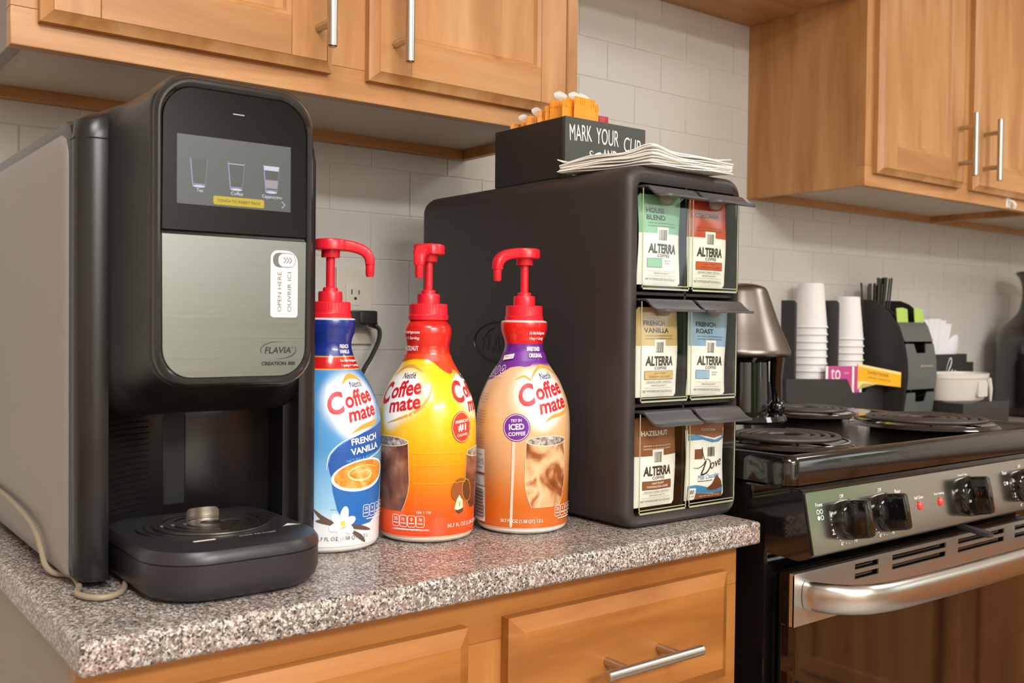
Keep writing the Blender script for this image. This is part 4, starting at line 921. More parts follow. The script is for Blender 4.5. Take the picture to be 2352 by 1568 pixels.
# ================================================================ coffee pack dispenser
def dispenser():
    X0, X1, Y0, Y1, Z0, Z1 = -.186, .0195, -.592, -.15, CT, 1.343
    t = thing('pack_dispenser', 'black coffee pack dispenser with six clear drawers at the counter end', 'dispenser', ((X0+X1)/2, -.37, CT))
    m = blk_matte
    def out(i, r): return rrect2(X0+i, X1-i, Z0+i*.5, Z1-i, [max(.004, r-i), max(.004, r-i), r-i*.6, r-i*.6], 6)
    inn = rrect2(X0+.0205, X1-.0105, Z0+.0145, Z1-.020, .006, 6)
    bm = nb()
    rings = [[(x, Y1-.012, z) for x, z in inn], [(x, Y0+.004, z) for x, z in inn], [(x, Y0, z) for x, z in [(px*.25+ox*.75, pz*.25+oz*.75) for (px, pz), (ox, oz) in zip(inn, out(.007, .024))]]]
    for y, i in ((Y0+.0008, .007), (Y0+.003, .0035), (Y0+.008, .001), (Y0+.016, 0), (Y1-.012, 0), (Y1-.003, .002), (Y1, .008)): rings.append([(x, y, z) for x, z in out(i, .024)])
    loft(bm, rings, cap=False)
    bm.faces.new([bm.verts.new(p) for p in rings[-1]]); bm.faces.new([bm.verts.new(p) for p in rings[0]])
    bmesh.ops.remove_doubles(bm, verts=bm.verts, dist=1e-6); fixn(bm); sh = obj('shell', bm, m, t, smooth=40)
    for z in (1.0575, 1.1905): box('shelf', X0+.0205, X1-.0105, Y0+.006, Y1-.012, z, z+.004, blk, t, bev=.0005)
    box('divider', -.0815, -.0785, Y0+.006, Y1-.012, Z0+.0145, Z1-.02, blk, t, bev=.0005)
    # raised oval badge on the left side
    M = plane_map((X0, -.350, 1.130), (0, -1, 0), (0, 0, 1))
    def bmap(a, b, e): v = M(a, b, 0); return Vector((X0-e, v.y, v.z))
    bm = nb(); pts = [bmap(.060*math.cos(2*pi*i/56), .0275*math.sin(2*pi*i/56), .0003) for i in range(56)]; tube(bm, pts+[pts[0]], .0011, 6, cap=False)
    for (st, w_, h_, cy) in (('FLAVIA', .085, .022, -.002),):
        V, F = text2d(st, .15, .01); x0, x1 = min(v[0] for v in V), max(v[0] for v in V); y0, y1 = min(v[1] for v in V), max(v[1] for v in V)
        f = [bm.verts.new(bmap((x-(x0+x1)/2)*w_/(x1-x0), cy+(y-(y0+y1)/2)*h_/(y1-y0), .0006)) for x, y in V]
        for q in F:
            try: bm.faces.new([f[i] for i in q])
            except ValueError: pass
    tube(bm, [bmap(.034*math.cos(a), .004+.017*math.sin(a), .0004) for a in [1.9+.09*i for i in range(12)]], .0008, 5)
    obj('badge', bm, blk, sh)
    # drawers
    cols = [(-.1645, -.0815), (-.0785, .0085)]; rows = [(.930, 1.056), (1.0625, 1.189), (1.196, 1.3215)]
    gm = mat('scoop_grey_plastic', (74,72,74), .36)
    for ri, (z0, z1) in enumerate(rows):
        for ci, (a, b) in enumerate(cols):
            zb, zt = z0+.001, z1-.006; y = Y0-.001
            dr = box('drawer', a+.0008, b-.0008, y-.0016, y+.0012, zb, zt, acr, t, bev=0)
            bm = nb(); add_box(bm, a+.0008, a+.0028, y+.0012, y+.10, zb, zt-.004); add_box(bm, b-.0028, b-.0008, y+.0012, y+.10, zb, zt-.004); add_box(bm, a+.0028, b-.0028, y+.0012, y+.10, zb, zb+.002)
            obj('drawer_box', bm, acr, dr)
            bm = nb()
            e = .0007
            for q in ((a+.0008, a+.0008+e*2, zb, zt), (b-.0008-e*2, b-.0008, zb, zt), (a+.0008, b-.0008, zb, zb+e*3), (a+.0008, b-.0008, zb+.0045, zb+.0055)): add_box(bm, q[0], q[1], y-.0019, y-.0015, q[2], q[3])
            obj('clear_edge', bm, acr_edge, dr)
            # scoop handle: S profile swept across the width
            pf = catmull([(y+.012, zt+.0035, 0), (y-.002, zt+.0035, 0), (y-.009, zt+.0022, 0), (y-.016, zt-.0035, 0), (y-.024, zt-.0085, 0), (y-.033, zt-.0095, 0), (y-.038, zt-.0092, 0)], 4)
            bm = nb(); rings = []
            for k in range(17):
                f = k/16; x = a+.0015+(b-a-.004)*f; ed = abs(f-.5)*2; cut = max(0, ed-.72)/.28
                lim = y-.038+.011*cut**2
                up = [(x, max(p.x, lim), p.y) for p in pf]; lo = [(x, max(p.x, lim), p.y-.0026) for p in pf[::-1]]
                rings.append(up+lo)
            loft(bm, rings); fixn(bm); obj('scoop_handle', bm, gm, dr, smooth=50)
            bm = nb(); lathe(bm, [(.0085, 0), (.0088, .001), (.0085, .008), (.006, .009)], 24)
            for v in bm.verts: v.co = Vector(((a+b)/2-.006+v.co.x, y-.003-v.co.z*.6, zt-.010+v.co.y*.8))
            fixn(bm); obj('latch_knob', bm, mat('latch_clear', (190,188,176), .2, trans=.6), dr)
dispenser()
# ---- coffee packs, one behind each drawer front
pack_white = mat('pack_white', (242,240,237), .35)
def bars(pr, m, x0, x1, y0, y1, seed=3):
    rr = random.Random(seed); x = x0
    while x < x1-.0006:
        w_ = rr.choice((.0004, .0006, .001)); pr.rect(m, x, min(x+w_, x1), y0, y1); x += w_+rr.choice((.0005, .0008))
def coffee_pack(label, x, z, col, name, txt, dove=False, tilt=0, band=None, yoff=0):
    t = thing('coffee_pack', label, 'pack', (x, -.5845+yoff, z), 0, 'coffee packs in the clear drawers'); t.rotation_euler = (0, tilt, 0)
    W, H = .0355, .1075; ms = [pack_white, mat('pack_'+name, col, .35)]
    def surf(u, v): 
        e = (1-(u/W)**2)*min(1, v/.02)*min(1, (H-v)/.03); return -.0065*max(0, e)**.7-.0004*math.sin(u*190+v*90)*max(0, e)
    def edge(v): return W*(1-.035*math.sin(v*55+len(name)))
    bm = nb(); nu, nv = 20, 28; F = {}
    for s in (1, -.6):
        for i in range(nu+1):
            for j in range(nv+1):
                v = H*j/nv; u = (-1+2*i/nu); F[s, i, j] = bm.verts.new((u*edge(v), surf(u*W, v)*s if s > 0 else surf(u*W, v)*s, v))
    for s in (1, -.6):
        for i in range(nu):
            for j in range(nv):
                f = bm.faces.new([F[s, i, j], F[s, i+1, j], F[s, i+1, j+1], F[s, i, j+1]]); f.material_index = 1 if (j >= 16 and not dove) or (dove and j >= 23) else 0
    bmesh.ops.remove_doubles(bm, verts=bm.verts, dist=1e-5); fixn(bm)
    po = obj('pouch', bm, ms, t, world=False, smooth=60)
    pr = Print(lambda a, b, e: Vector((a, surf(max(-W, min(W, a)), b)-.00018-e, b)), lift=.00003, maxlen=.0032)
    cm = ms[1]
    if not dove:
        tm = ink_w if txt == 'w' else mat('pack_ink', (52,46,42), .5)
        dk = mat('pack_ink', (52,46,42), .5)
        ls = name.upper().split()
        for i, s_ in enumerate(ls): pr.text(tm, s_, -.0255, .0885-.0085*i, h=.0060, align='l', bold=.03, w=min(.044, .0058*len(s_)))
        for i in range(2): pr.text(tm, 'NATURAL & ARTIFICIAL FLAVOR', 0, .0735-.0035*i, w=.046, h=.0014) if len(ls) > 0 else 0
        pr.rect(pack_white, -.009, .009, .0545, .0690); bars(pr, dk, -.0062, .0062, .0535, .0660, len(name))
        pr.text(dk, 'ALTERRA', 0, .0435, w=.046, h=.0115, bold=.036, arc=0, shear=.06); pr.text(dk, 'COFFEE', .001, .0350, w=.021, h=.0036, bold=.015, spacing=1.2)
        if band == 'full':
            pr.rect(dk, -.0242, .0242, .0213, .0317); pr.rect(cm, -.0238, .0238, .0217, .0313); pr.text(tm, 'LIGHT ROAST', 0, .0286, w=.021, h=.0022); pr.text(tm, 'TORREFACTION LEGERE', 0, .0245, w=.036, h=.0022)
            pr.text(dk, 'GROUND COFFEE / CAFE MOULU', 0, .0185, w=.042, h=.0020)
        else:
            pr.rect(dk, -.0242, -.002, .0208, .0318); pr.rect(cm, -.0238, -.0024, .0212, .0314); pr.text(dk, 'MEDIUM', .008, .0290, w=.011, h=.0018); pr.text(dk, 'ROAST', .008, .0260, w=.010, h=.0018)
        pr.rect(dk, -.024, .024, .0165, .0167); pr.text(dk, 'SMOOTH & NUTTY', 0, .0140, w=.026, h=.0018); pr.rect(dk, -.024, .024, .0110, .0112); pr.text(dk, 'NET WT/POIDS NET 0.23 OZ (6.5 g)', 0, .0068, w=.050, h=.0036)
    else:
        br = mat('dove_script_brown', (74,44,30), .4); bl = mat('dove_blue', (72,140,196), .4); cb = mat('dove_chocolate', (120,70,44), .4)
        pr.poly(cm, [(-.0325, .083), (-.015, .0815), (.01, .0765), (.0325, .079), (.0325, .104), (-.0325, .104)])
        pr.poly(bl, [(-.0325, .082), (-.018, .082), (-.004, .0775), (.012, .0740), (.026, .0765), (.0325, .081), (.0325, .0745), (.02, .071), (.006, .071), (-.01, .0755), (-.0325, .075)])
        pr.text(ink_w, 'COCOA', .002, .0875, w=.026, h=.003, rot=-.05)
        pr.rect(cb, -.023, -.010, .0515, .064); bars(pr, ink_k, -.001, .012, .0535, .0655, 5); pr.stroke(ink_k, [(-.011, .066), (-.010, .058), (-.007, .050)], .0012)
        swoosh(pr, br, [(-.025, .0415), (-.019, .0400), (-.010, .0435), (-.004, .0490), (-.0075, .0415), (-.012, .0335), (-.011, .0318), (-.003, .0340), (.0035, .0400), (.004, .0470), (-.001, .0505), (-.008, .0500)], .0022)
        pr.text(br, 'ove', .0155, .0435, w=.023, h=.0078, rot=.22, shear=.3)
        pr.text(bl, 'Milk Chocolate', .002, .0290, w=.040, h=.0062, shear=.3, rot=.04); pr.rect(ink_k, -.018, .008, .0232, .0240)
        pr.poly(bl, [(-.0325, .0185), (-.02, .0195), (-.006, .0165), (.008, .012), (.022, .0105), (.0325, .015), (.0325, .006), (.015, .0065), (-.005, .008), (-.0325, .0105)])
        pr.poly(cm, [(-.0325, .0), (.0325, 0), (.0325, .0075), (.012, .0055), (-.01, .0080), (-.0325, .0100)])
        pr.poly(cb, [(-.003, .0135), (.008, .019), (.017, .0295), (.027, .0215), (.031, .0135), (.018, .0100), (.006, .0105)])
        pr.rrect(ink_w, -.0315, -.0195, .0005, .0155, .002); pr.text(ink_k, '80', -.0255, .0105, h=.0052, bold=.02); pr.text(ink_k, 'CALORIES', -.0255, .005, w=.009, h=.002); pr.text(ink_w, 'NET WT 0.66 OZ (18.7 g)', .008, .0035, w=.038, h=.0026)
    pr.build(po, 'pack_print', world=False)
xa, xb = -.1255, -.0385
coffee_pack('mint green and white coffee pack in the top left clear drawer', xa, 1.2030, (134,190,158), 'house blend', 'k')
coffee_pack('red and white coffee pack in the top right clear drawer', xb-.002, 1.2030, (196,74,44), 'colombia', 'k', band='full')
coffee_pack('tan and white vanilla coffee pack in the middle left clear drawer', xa-.002, 1.0690, (206,174,118), 'french vanilla', 'k', band='full')
coffee_pack('light blue and white coffee pack in the middle right clear drawer', xb, 1.0680, (142,174,210), 'french roast', 'k', tilt=.03)
coffee_pack('brown and white hazelnut coffee pack in the bottom left clear drawer', xa-.003, .9375, (134,82,52), 'hazelnut', 'w', band='full')
coffee_pack('chocolate drink pack with blue waves in the bottom right clear drawer', xb, .9375, (140,86,58), 'cocoa', 'w', dove=True)

# ================================================================ chalk-lettered box on the dispenser
TOP = 1.3432
def chalk_box():
    X0, X1, Y0, Y1, Z0, Z1 = -.166, -.022, -.457, -.307, TOP, 1.421
    t = thing('chalkboard_caddy', 'black box with white hand lettering holding sugar packets on the dispenser', 'caddy', ((X0+X1)/2, (Y0+Y1)/2, TOP))
    m = mat('chalkboard_black', (40,36,35), .55, bump=.1, bscale=300); w_ = .006
    fm = mat('chalkboard_face', (62,66,62), .5, bump=.05, bscale=300)
    fr = box('front_panel', X0, X1, Y0, Y0+w_, Z0, Z1, fm, t, bev=.0006); box('back_panel', X0, X1, Y1-w_, Y1, Z0, Z1, m, t, bev=.0012)
    box('side_panel', X0, X0+w_, Y0+w_, Y1-w_, Z0, Z1, m, t, bev=.0012); box('side_panel', X1-w_, X1, Y0+w_, Y1-w_, Z0, Z1, m, t, bev=.0012); box('bottom_panel', X0+w_, X1-w_, Y0+w_, Y1-w_, Z0, Z0+.004, m, t, bev=0)
    pr = Print(front_map((X0+X1)/2, Y0, Z0)); 
    # brush lettering, each word with a slight bounce
    pr.text(ink_w, 'MARK', -.0455, .0590, w=.038, h=.0205, rot=.06, bold=-.005); pr.text(ink_w, 'YOUR', .0015, .0590, w=.040, h=.0210, rot=.0, bold=-.005); pr.text(ink_w, 'CUP', .0470, .0530, w=.031, h=.0195, rot=-.06, bold=-.005)
    pr.text(ink_w, 'AND', .0060, .0345, w=.026, h=.0160); pr.text(ink_w, 'D', -.052, .011, h=.016)
    for s in (-1, 1):
        pts = [(-.033, .0335), (-.0365, .0360), (-.0395, .0335), (-.0375, .0305), (-.033, .0300), (-.027, .0330), (-.0215, .0345), (-.0195, .0320), (-.0225, .0305), (-.0245, .0330), (-.020, .0300), (-.0135, .0300)]
        swoosh(pr, ink_w, [(.006+s*(x+.004), y+.002) for x, y in pts], .0024)
    pr.build(fr, 'lettering')
chalk_box()
org = mat('packet_orange', (240,150,20), .4); orgd = mat('packet_orange_seal', (226,128,16), .45); clr = mat('spoon_white_translucent', (236,236,232), .3, trans=.3)
def packet(name, label, x, y, z0, z1, w_, m, yawd, tilt, group, word=None, cat='packet'):
    t = thing(name, label, cat, (x, y, z0), math.radians(yawd), group); t.rotation_euler = (0, math.radians(tilt), math.radians(yawd)); h = z1-z0
    bm = nb(); nu = 6; rings = []
    for j in range(9):
        v = j/8; th = .0004+.0028*math.sin(pi*min(1, v/.86))**.7 if v < .86 else .0004
        top = [(-w_/2+w_*i/nu, -th*math.sin(pi*(.08+.84*i/nu))-(.0006*math.sin(i*2.1) if v > .85 else 0), h*v) for i in range(nu+1)]; bot = [(x_, -y_+.0002, z_) for x_, y_, z_ in top[::-1]]
        rings.append(top+bot)
    loft(bm, rings); fixn(bm); po = obj('wrapper', bm, m, t, world=False, smooth=50)
    bm = nb()
    for i in range(9): x_ = -w_/2+w_*(i+.5)/9; tube(bm, [(x_, -.0006, h*.90), (x_, -.0006, h*.995)], .0003, 4)
    obj('crimped_seal', bm, m, t, world=False)
    if word:
        pr = Print(plane_map((0, -.0034, 0), (1,0,0), (0,0,1))); pr.text(ink_w, word, 0, h*.62, w=w_*.86, h=.010, bold=.01); pr.build(po, 'lettering', world=False)
gO = 'orange sugar packets in the chalk-lettered box'
rows_ = [(-.158, -.335, 1.431, .018, 60), (-.157, -.357, 1.432, .018, 56), (-.157, -.378, 1.435, .028, 52), (-.157, -.398, 1.439, .024, 60), (-.157, -.412, 1.443, .022, 48), (-.156, -.424, 1.448, .026, 40)]
ordn = ['first', 'second', 'third', 'fourth', 'fifth', 'sixth', 'seventh', 'eighth', 'ninth', 'tenth']
for i, (x, y, zt, w_, a) in enumerate(rows_):
    packet('sugar_packet', 'orange sugar packet standing in the lettered box, %s from the left' % ordn[i], x+.008, y, TOP+.006, zt, w_, org, a-90, 0, gO)
for i, (x, y, zt, w_, a, wd) in enumerate(((-.1445, -.4360, 1.4470, .024, 14, None), (-.1335, -.4295, 1.4520, .024, 14, None), (-.1220, -.4400, 1.4530, .034, -4, 'bright'), (-.1075, -.4310, 1.4500, .030, -8, None))):
    packet('sugar_packet', 'orange sugar packet standing in the lettered box, %s from the left' % ordn[i+6], x, y, TOP+.006, zt, w_, org, a, (0, 1, 2, 3)[i], gO, wd or ('bright' if i == 1 else None))
packet('sweetener_packet', 'dusty red sweetener packet at the right end of the lettered box', -.080, -.430, TOP+.006, 1.4365, .026, mat('packet_red', (186,70,76), .4), -4, 0, None)
for i, (x, y, z, r) in enumerate(((-.1395, -.415, 1.4625, .0125), (-.1165, -.417, 1.4650, .012), (-.104, -.417, 1.4650, .0125), (-.147, -.348, 1.4420, .011), (-.144, -.372, 1.448, .011))):
    bm = nb(); rings = []
    for k in range(11):
        f = k/10; a = pi*f; w_ = max(.0012, r*math.sin(a)**.7); rings.append([(x-w_, y-.0015*math.sin(a), z-.012+.0125*f), (x, y-.003*math.sin(a), z-.012+.0125*f), (x+w_, y-.0015*math.sin(a), z-.012+.0125*f), (x, y+.0008, z-.012+.0125*f)])
    loft(bm, rings); add_box(bm, x-.002, x+.002, y-.0008, y+.0008, TOP+.005, z-.010); fixn(bm)
    tag(obj('plastic_spoon', bm, clr), 'white plastic spoon handle end rising from the lettered box, %s from the left' % ['third', 'fourth', 'fifth', 'first', 'second'][i], 'spoon', 'white spoon ends in the lettered box')

# ================================================================ napkins
nap = mat('napkin_white', (250,246,238), .85, bump=.15, bscale=500)
Nc = Vector((-.152, -.597)); uL = Vector((-.035, .126)); uR = Vector((.130, -.012)); NN = 9
for k in range(NN):
    f = k/(NN-1); bm = nb(); n = 14; G = {}; rr = random.Random(k); o1, o2 = rr.uniform(-.002, .002), rr.uniform(-.002, .002)
    base = TOP+.0012+k*.0019
    def hz(a, b):
        z = base+.0006*math.sin(9*a+k)+.0005*math.sin(11*b+2*k)
        z -= .0012*f*0
        z += (.0085*f)*math.exp(-((a-.02)**2+(b-.04)**2)/.028) + .002*f*math.exp(-((a-.5)**2)/.05)*(1-b)
        z -= (.006*f)*max(0, (a-.62)/.38)**1.3 + (.003*f)*max(0, (b-.6)/.4)**1.3
        if k == NN-1: z += .005*max(0, b-.82)/.18*(.3+.7*math.sin(6*a+1)**2)+.008*max(0, a-.9)/.1*(1-b)
        return z
    for s in (0, 1):
        for i in range(n+1):
            for j in range(n+1):
                a, b = i/n, j/n; p = Nc+uL*(a+.02*math.sin(b*5+k)*.3)+uR*(b+.015*math.sin(a*4+k)*.3)+Vector((o1, o2))
                ed = 1 if (i in (0, n) or j in (0, n)) else 0
                G[s, i, j] = bm.verts.new((p.x, p.y, hz(a, b)+(.0009 if s else -.0009)*(.6 if ed else 1)))
    for i in range(n):
        for j in range(n):
            bm.faces.new([G[1, i, j], G[1, i+1, j], G[1, i+1, j+1], G[1, i, j+1]]); bm.faces.new([G[0, i, j], G[0, i, j+1], G[0, i+1, j+1], G[0, i+1, j]])
    for i in range(n):
        for (p, q) in (((i, 0), (i+1, 0)), ((i, n), (i+1, n)), ((0, i), (0, i+1)), ((n, i), (n, i+1))): bm.faces.new([G[0, *p], G[0, *q], G[1, *q], G[1, *p]])
    fixn(bm); tag(obj('napkin', bm, nap, smooth=60), 'white paper napkin, %s of the pile on the dispenser' % ('top sheet' if k == NN-1 else 'bottom sheet' if k == 0 else '%s sheet from the bottom' % ordn[k]), 'napkin', 'napkin pile on the dispenser')
# ================================================================ things beyond the range
def pivot_box(*a, **k): return box(*a, **k)
gb = mat('organizer_black', (48,46,46), .42, bump=.04, bscale=600); gg = mat('organizer_grey_green', (88,94,90), .35)
def organizer():
    t = thing('cup_organizer', 'low black cup organizer with dividers beyond the range', 'organizer', (.94, -.06, CT))
    box('base', .758, 1.126, -.103, -.004, CT, CT+.006, gb, t)
    box('shelf', .764, 1.12, -.100, -.006, 1.008, 1.014, gb, t)
    box('back_panel', .758, 1.126, -.006, -.002, CT, 1.03, gb, t, bev=.0005)
    for x, za in ((.794, 1.213), (.950, 1.216)):
        bm = nb(); o = rrect2(-.106, -.070, CT+.006, za, [.001, .001, .001, .010], 5)
        loft(bm, [[(x, y, z) for y, z in o], [(x+.007, y, z) for y, z in o]]); fixn(bm); obj('divider', bm, gb, t)
    # front lip with a V notch
    bm = nb(); zt = 1.044; o = [(.757, CT), (1.127, CT), (1.127, 1.022), (1.078, 1.024), (1.055, 1.006), (1.003, 1.006), (.980, 1.038), (.757, zt)]
    extrude_xz(bm, o, -.1145, -.1095); obj('front_lip', bm, gb, t, smooth=20)
    box('end_panel', .757, .762, -.1095, -.006, CT, 1.03, gb, t, bev=.001)
organizer()
def condiment_stand():
    X0, X1 = 1.130, 1.262; t = thing('condiment_stand', 'tall black condiment stand with curved front bins beyond the range', 'organizer', ((X0+X1)/2, -.09, CT))
    prof = [(-.012, CT), (-.150, CT), (-.158, .94), (-.166, 1.0), (-.170, 1.04), (-.168, 1.08), (-.160, 1.12), (-.146, 1.158), (-.126, 1.190), (-.098, 1.213), (-.075, 1.222), (-.012, 1.224)]
    for x in (X0, (X0+X1)/2-.002, X1-.004):
        bm = nb(); pf = prof if x != (X0+X1)/2-.002 else [(y*.86, z-.012 if z > CT else z) for y, z in prof]
        loft(bm, [[(x, y, z) for y, z in pf], [(x+.004, y, z) for y, z in pf]]); fixn(bm); obj('side_plate', bm, gb, t, smooth=15)
    box('back_panel', X0+.004, X1-.004, -.014, -.010, CT, 1.222, gb, t, bev=.0005); box('base', X0+.004, X1-.004, -.15, -.014, CT, CT+.005, gb, t, bev=0)
    def fy(z):
        for (ya, za), (yb, zb) in zip(prof[1:], prof[2:]):
            if za <= z <= zb: return ya+(yb-ya)*(z-za)/(zb-za)
        return -.15
    for (z0, z1, notch) in ((1.124, 1.169, 0), (1.012, 1.1185, 1), (.930, 1.004, 1)):
        bm = nb(); xs = [X0+.004, X0+.040, X0+.046, X1-.046, X1-.040, X1-.004]; n = 8; V = {}
        for s in (0, 1):
            for i, x in enumerate(xs):
                top = z1-(.022 if notch and i in (2, 3) else 0)
                for j in range(n+1):
                    z = z0+(top-z0)*j/n; V[s, i, j] = bm.verts.new((x, fy(z)-.004+(.003 if s else 0)+(.0 if not notch else .0), z))
        for i in range(len(xs)-1):
            for j in range(n):
                for s in (0, 1): bm.faces.new([V[s, i, j], V[s, i+1, j], V[s, i+1, j+1], V[s, i, j+1]])
            bm.faces.new([V[0, i, 0], V[0, i+1, 0], V[1, i+1, 0], V[1, i, 0]]); bm.faces.new([V[0, i, n], V[0, i+1, n], V[1, i+1, n], V[1, i, n]])
        for i in (0, len(xs)-1):
            for j in range(n): bm.faces.new([V[0, i, j], V[0, i, j+1], V[1, i, j+1], V[1, i, j]])
        fixn(bm); b_ = obj('bin_front', bm, gg, t, smooth=40)
        box('bin_floor', X0+.004, X1-.004, fy(z0)+.0, -.02, z0, z0+.004, gb, t, bev=0)
        if z0 == 1.012: box('label_strip', X0+.052, X1-.022, fy(1.066)-.0062, fy(1.066)-.0030, 1.0635, 1.0685, steel, b_, bev=.0004)
    # silver strip seen in the lowest bin
    box('label_strip', X0+.05, X0+.072, -.150, -.149, .985, .992, steel, t, bev=.0003)
condiment_stand()
# ---- foam cups, upside down stacks
cup_m = mat('foam_cup_white', (238,237,236), .55, sss=.1)
def cup_stack(cx, cy, ztop, n, pitch, which, H=.102, r0=.0285, r1=.0385):
    def mesh():
        bm = nb(); lathe(bm, [(.002, 0), (r0-.003, -.0006), (r0-.0006, -.001), (r0, -.003), (r1-.0012, -H+.004), (r1+.0008, -H+.0035), (r1+.0010, -H+.0008), (r1, -H), (r1-.003, -H+.0005), (r0-.0022, -.0045), (.002, -.0035)], 32); fixn(bm); return bm
    first = None
    for k in range(n):
        z = ztop-k*pitch
        if first is None: first = obj('foam_cup', mesh(), cup_m, None, world=False); o = first
        else: o = first.copy(); COL.objects.link(o)
        o.location = (cx, cy, z)
        tag(o, 'white foam cup, %s of the %s upside-down cup stack' % ('topmost' if k == 0 else 'bottom one' if k == n-1 else ordn[k]+' from the top', which), 'cup', 'stacked foam cups')
cup_stack(.922, -.054, 1.2555, 9, .0166, 'taller'); cup_stack(1.066, -.054, 1.2285, 7, .0166, 'shorter')
# ---- packets in the lip pocket
def flatpack(name, label, pts, y, th, m, deco):
    bm = nb(); extrude_xz(bm, pts, y, y+th); o = tag(obj(name, bm, m, smooth=0), label, 'packet'); deco(o)
pk = mat('tea_pink', (196,70,140), .4)
def dp(o):
    pr = Print(front_map(0, -.1089, 0)); pr.rect(ink_w, .905, .914, .99, 1.0685); pr.rect(ink_w, 1.007, 1.015, .99, 1.066); pr.rect(ink_w, 1.036, 1.046, .99, 1.066)
    pr.text(ink_w, 'to', .943, 1.050, w=.036, h=.026); pr.rect(mat('tea_coral', (226,86,92), .4), .915, 1.006, .99, 1.027); pr.text(mat('tea_pale', (236,190,214), .4), 'tea', .985, 1.052, w=.02, h=.005); pr.build(o, 'print', True)
flatpack('tea_packet', 'pink tea packet with white stripes in the organizer lip pocket', [(.905, .96), (1.046, .96), (1.046, 1.066), (.905, 1.069)], -.1089, .0015, pk, dp)
ye = mat('sweet_yellow', (244,180,20), .4)
A0, A1 = Vector((1.030, -.1075, 0)), Vector((1.1265, -.158, 0)); ud = (A1-A0).normalized(); nd = ud.cross(Vector((0,0,1))); LW = (A1-A0).length
ymap = lambda a, b, e: A0+ud*a+Vector((0,0,b))+nd*(e+.0017)
bm = nb(); o = [(0, 1.012), (.012, 1.026), (LW*.5, 1.0235), (LW, 1.0175), (LW+.001, 1.052), (0, 1.0725)]
loft(bm, [[A0+ud*a+Vector((0,0,b))+nd*.0015 for a, b in o], [A0+ud*a+Vector((0,0,b))-nd*.0015 for a, b in o]]); fixn(bm)
yo = tag(obj('sweetener_packet', bm, ye, smooth=0), 'yellow sweetener packet leaning out of the organizer lip pocket', 'packet')
pr = Print(ymap); cr_ = mat('sweet_cream', (246,226,150), .4); sb_ = mat('sweet_brown', (150,84,10), .5)
pr.poly(cr_, [(0, 1.066), (LW, 1.046), (LW, 1.052), (0, 1.0725)]); pr.poly(cr_, [(0, 1.013), (.012, 1.0265), (.05, 1.025), (.02, 1.031), (0, 1.032)])
pr.text(sb_, 'SWEETENER', LW*.47, 1.048, w=.055, h=.007, rot=-.16); pr.text(sb_, 'zero calorie', LW*.5, 1.037, w=.058, h=.005, rot=-.16); pr.build(yo, 'print')
grn = mat('sweet_green', (176,208,96), .45)
for i, (x0, x1, l_) in enumerate(((1.140, 1.186, 'left'), (1.204, 1.256, 'right'))):
    bm = nb(); rings = []
    for x, zb, zt, dy_ in ((x0+.004*i*3, 1.165, 1.202, .0), ((x0+x1)/2, 1.165, 1.2035, .0015), (x1, 1.165, 1.200, 0)): rings.append([(x, -.140-dy_, zb), (x, -.138-dy_, zb), (x-.002, -.136-dy_, zt), (x-.002, -.138-dy_, zt)])
    loft(bm, rings); add_box(bm, x0+.006, x1-.006, -.1415, -.1365, 1.128, 1.166, .001); fixn(bm)
    tag(obj('sweetener_packet', bm, grn, smooth=0), 'pale green sweetener packet on the %s in the stand top bin' % l_, 'packet', 'green sweetener packets')
# ---- black stirrers
stm = mat('stirrer_black', (40,33,31), .4)
rr = random.Random(11)
def stirrer(x, y, z0, dx, L, label, w_=.0025):
    bm = nb(); a = Vector((x, y, z0)); b = Vector((x+dx, y+rr.uniform(-.004, .004), z0+L)); tube(bm, [a, b], w_, 6)
    tag(obj('stirrer', bm, stm), label, 'stirrer', 'black stirrers in the condiment stand')
stirrer(1.140, -.055, 1.10, -.020, .163, 'single black stirrer leaning left, leftmost in the stand')
stirrer(1.156, -.055, 1.10, -.006, .155, 'upright single black stirrer, second from the left in the stand')
stirrer(1.215, -.055, 1.10, .03, .160, 'single black stirrer leaning right, rightmost in the stand')
for i in range(13): stirrer(1.158+i*.0035, -.05+rr.uniform(-.012, .012), 1.10, -.004+i*.0012+.003*rr.random(), .158+.006*rr.random(), 'black stirrer in the left bunch standing in the condiment stand')
for i in range(11): stirrer(1.188+i*.0030, -.05+rr.uniform(-.012, .012), 1.10, .010+i*.0012+.003*rr.random(), .176+.004*rr.random(), 'black stirrer in the taller right bunch standing in the condiment stand')
# ---- lettered cutlery box, cutlery
def cutlery_box():
    t = thing('cutlery_box', 'black stepped box with white script holding plastic cutlery', 'caddy', (1.52, -.04, CT)); X0, X1, X2 = 1.430, 1.598, 1.634
    fr = box('front_panel', X0, X1, -.070, -.066, CT, 1.088, gb, t, bev=.0006); box('back_panel', X0, X1, -.012, -.008, CT, 1.088, gb, t, bev=.0006)
    box('side_panel', X0, X0+.005, -.066, -.012, CT, 1.088, gb, t, bev=.0006); box('side_panel', X1-.005, X1, -.066, -.012, CT, 1.088, gb, t, bev=.0006); box('step_block', X1+.0002, X2, -.070, -.01, CT, 1.066, gb, t, bev=.0006); box('bottom_panel', X0+.005, X1-.005, -.066, -.012, CT, CT+.004, gb, t, bev=0)
    pr = Print(front_map(.192, -.070, -.004)); 
    swoosh(pr, ink_w, [(1.298, 1.035), (1.304, 1.058), (1.318, 1.080), (1.327, 1.078), (1.324, 1.064), (1.314, 1.050), (1.312, 1.04), (1.318, 1.034), (1.33, 1.05), (1.334, 1.046), (1.33, 1.036)], .0042)
    swoosh(pr, ink_w, [(1.335, 1.036), (1.345, 1.048), (1.350, 1.044), (1.342, 1.040), (1.348, 1.034), (1.358, 1.040)], .003); pr.build(fr, 'lettering')
cutlery_box()
wpl = mat('cutlery_white', (232,232,240), .3)
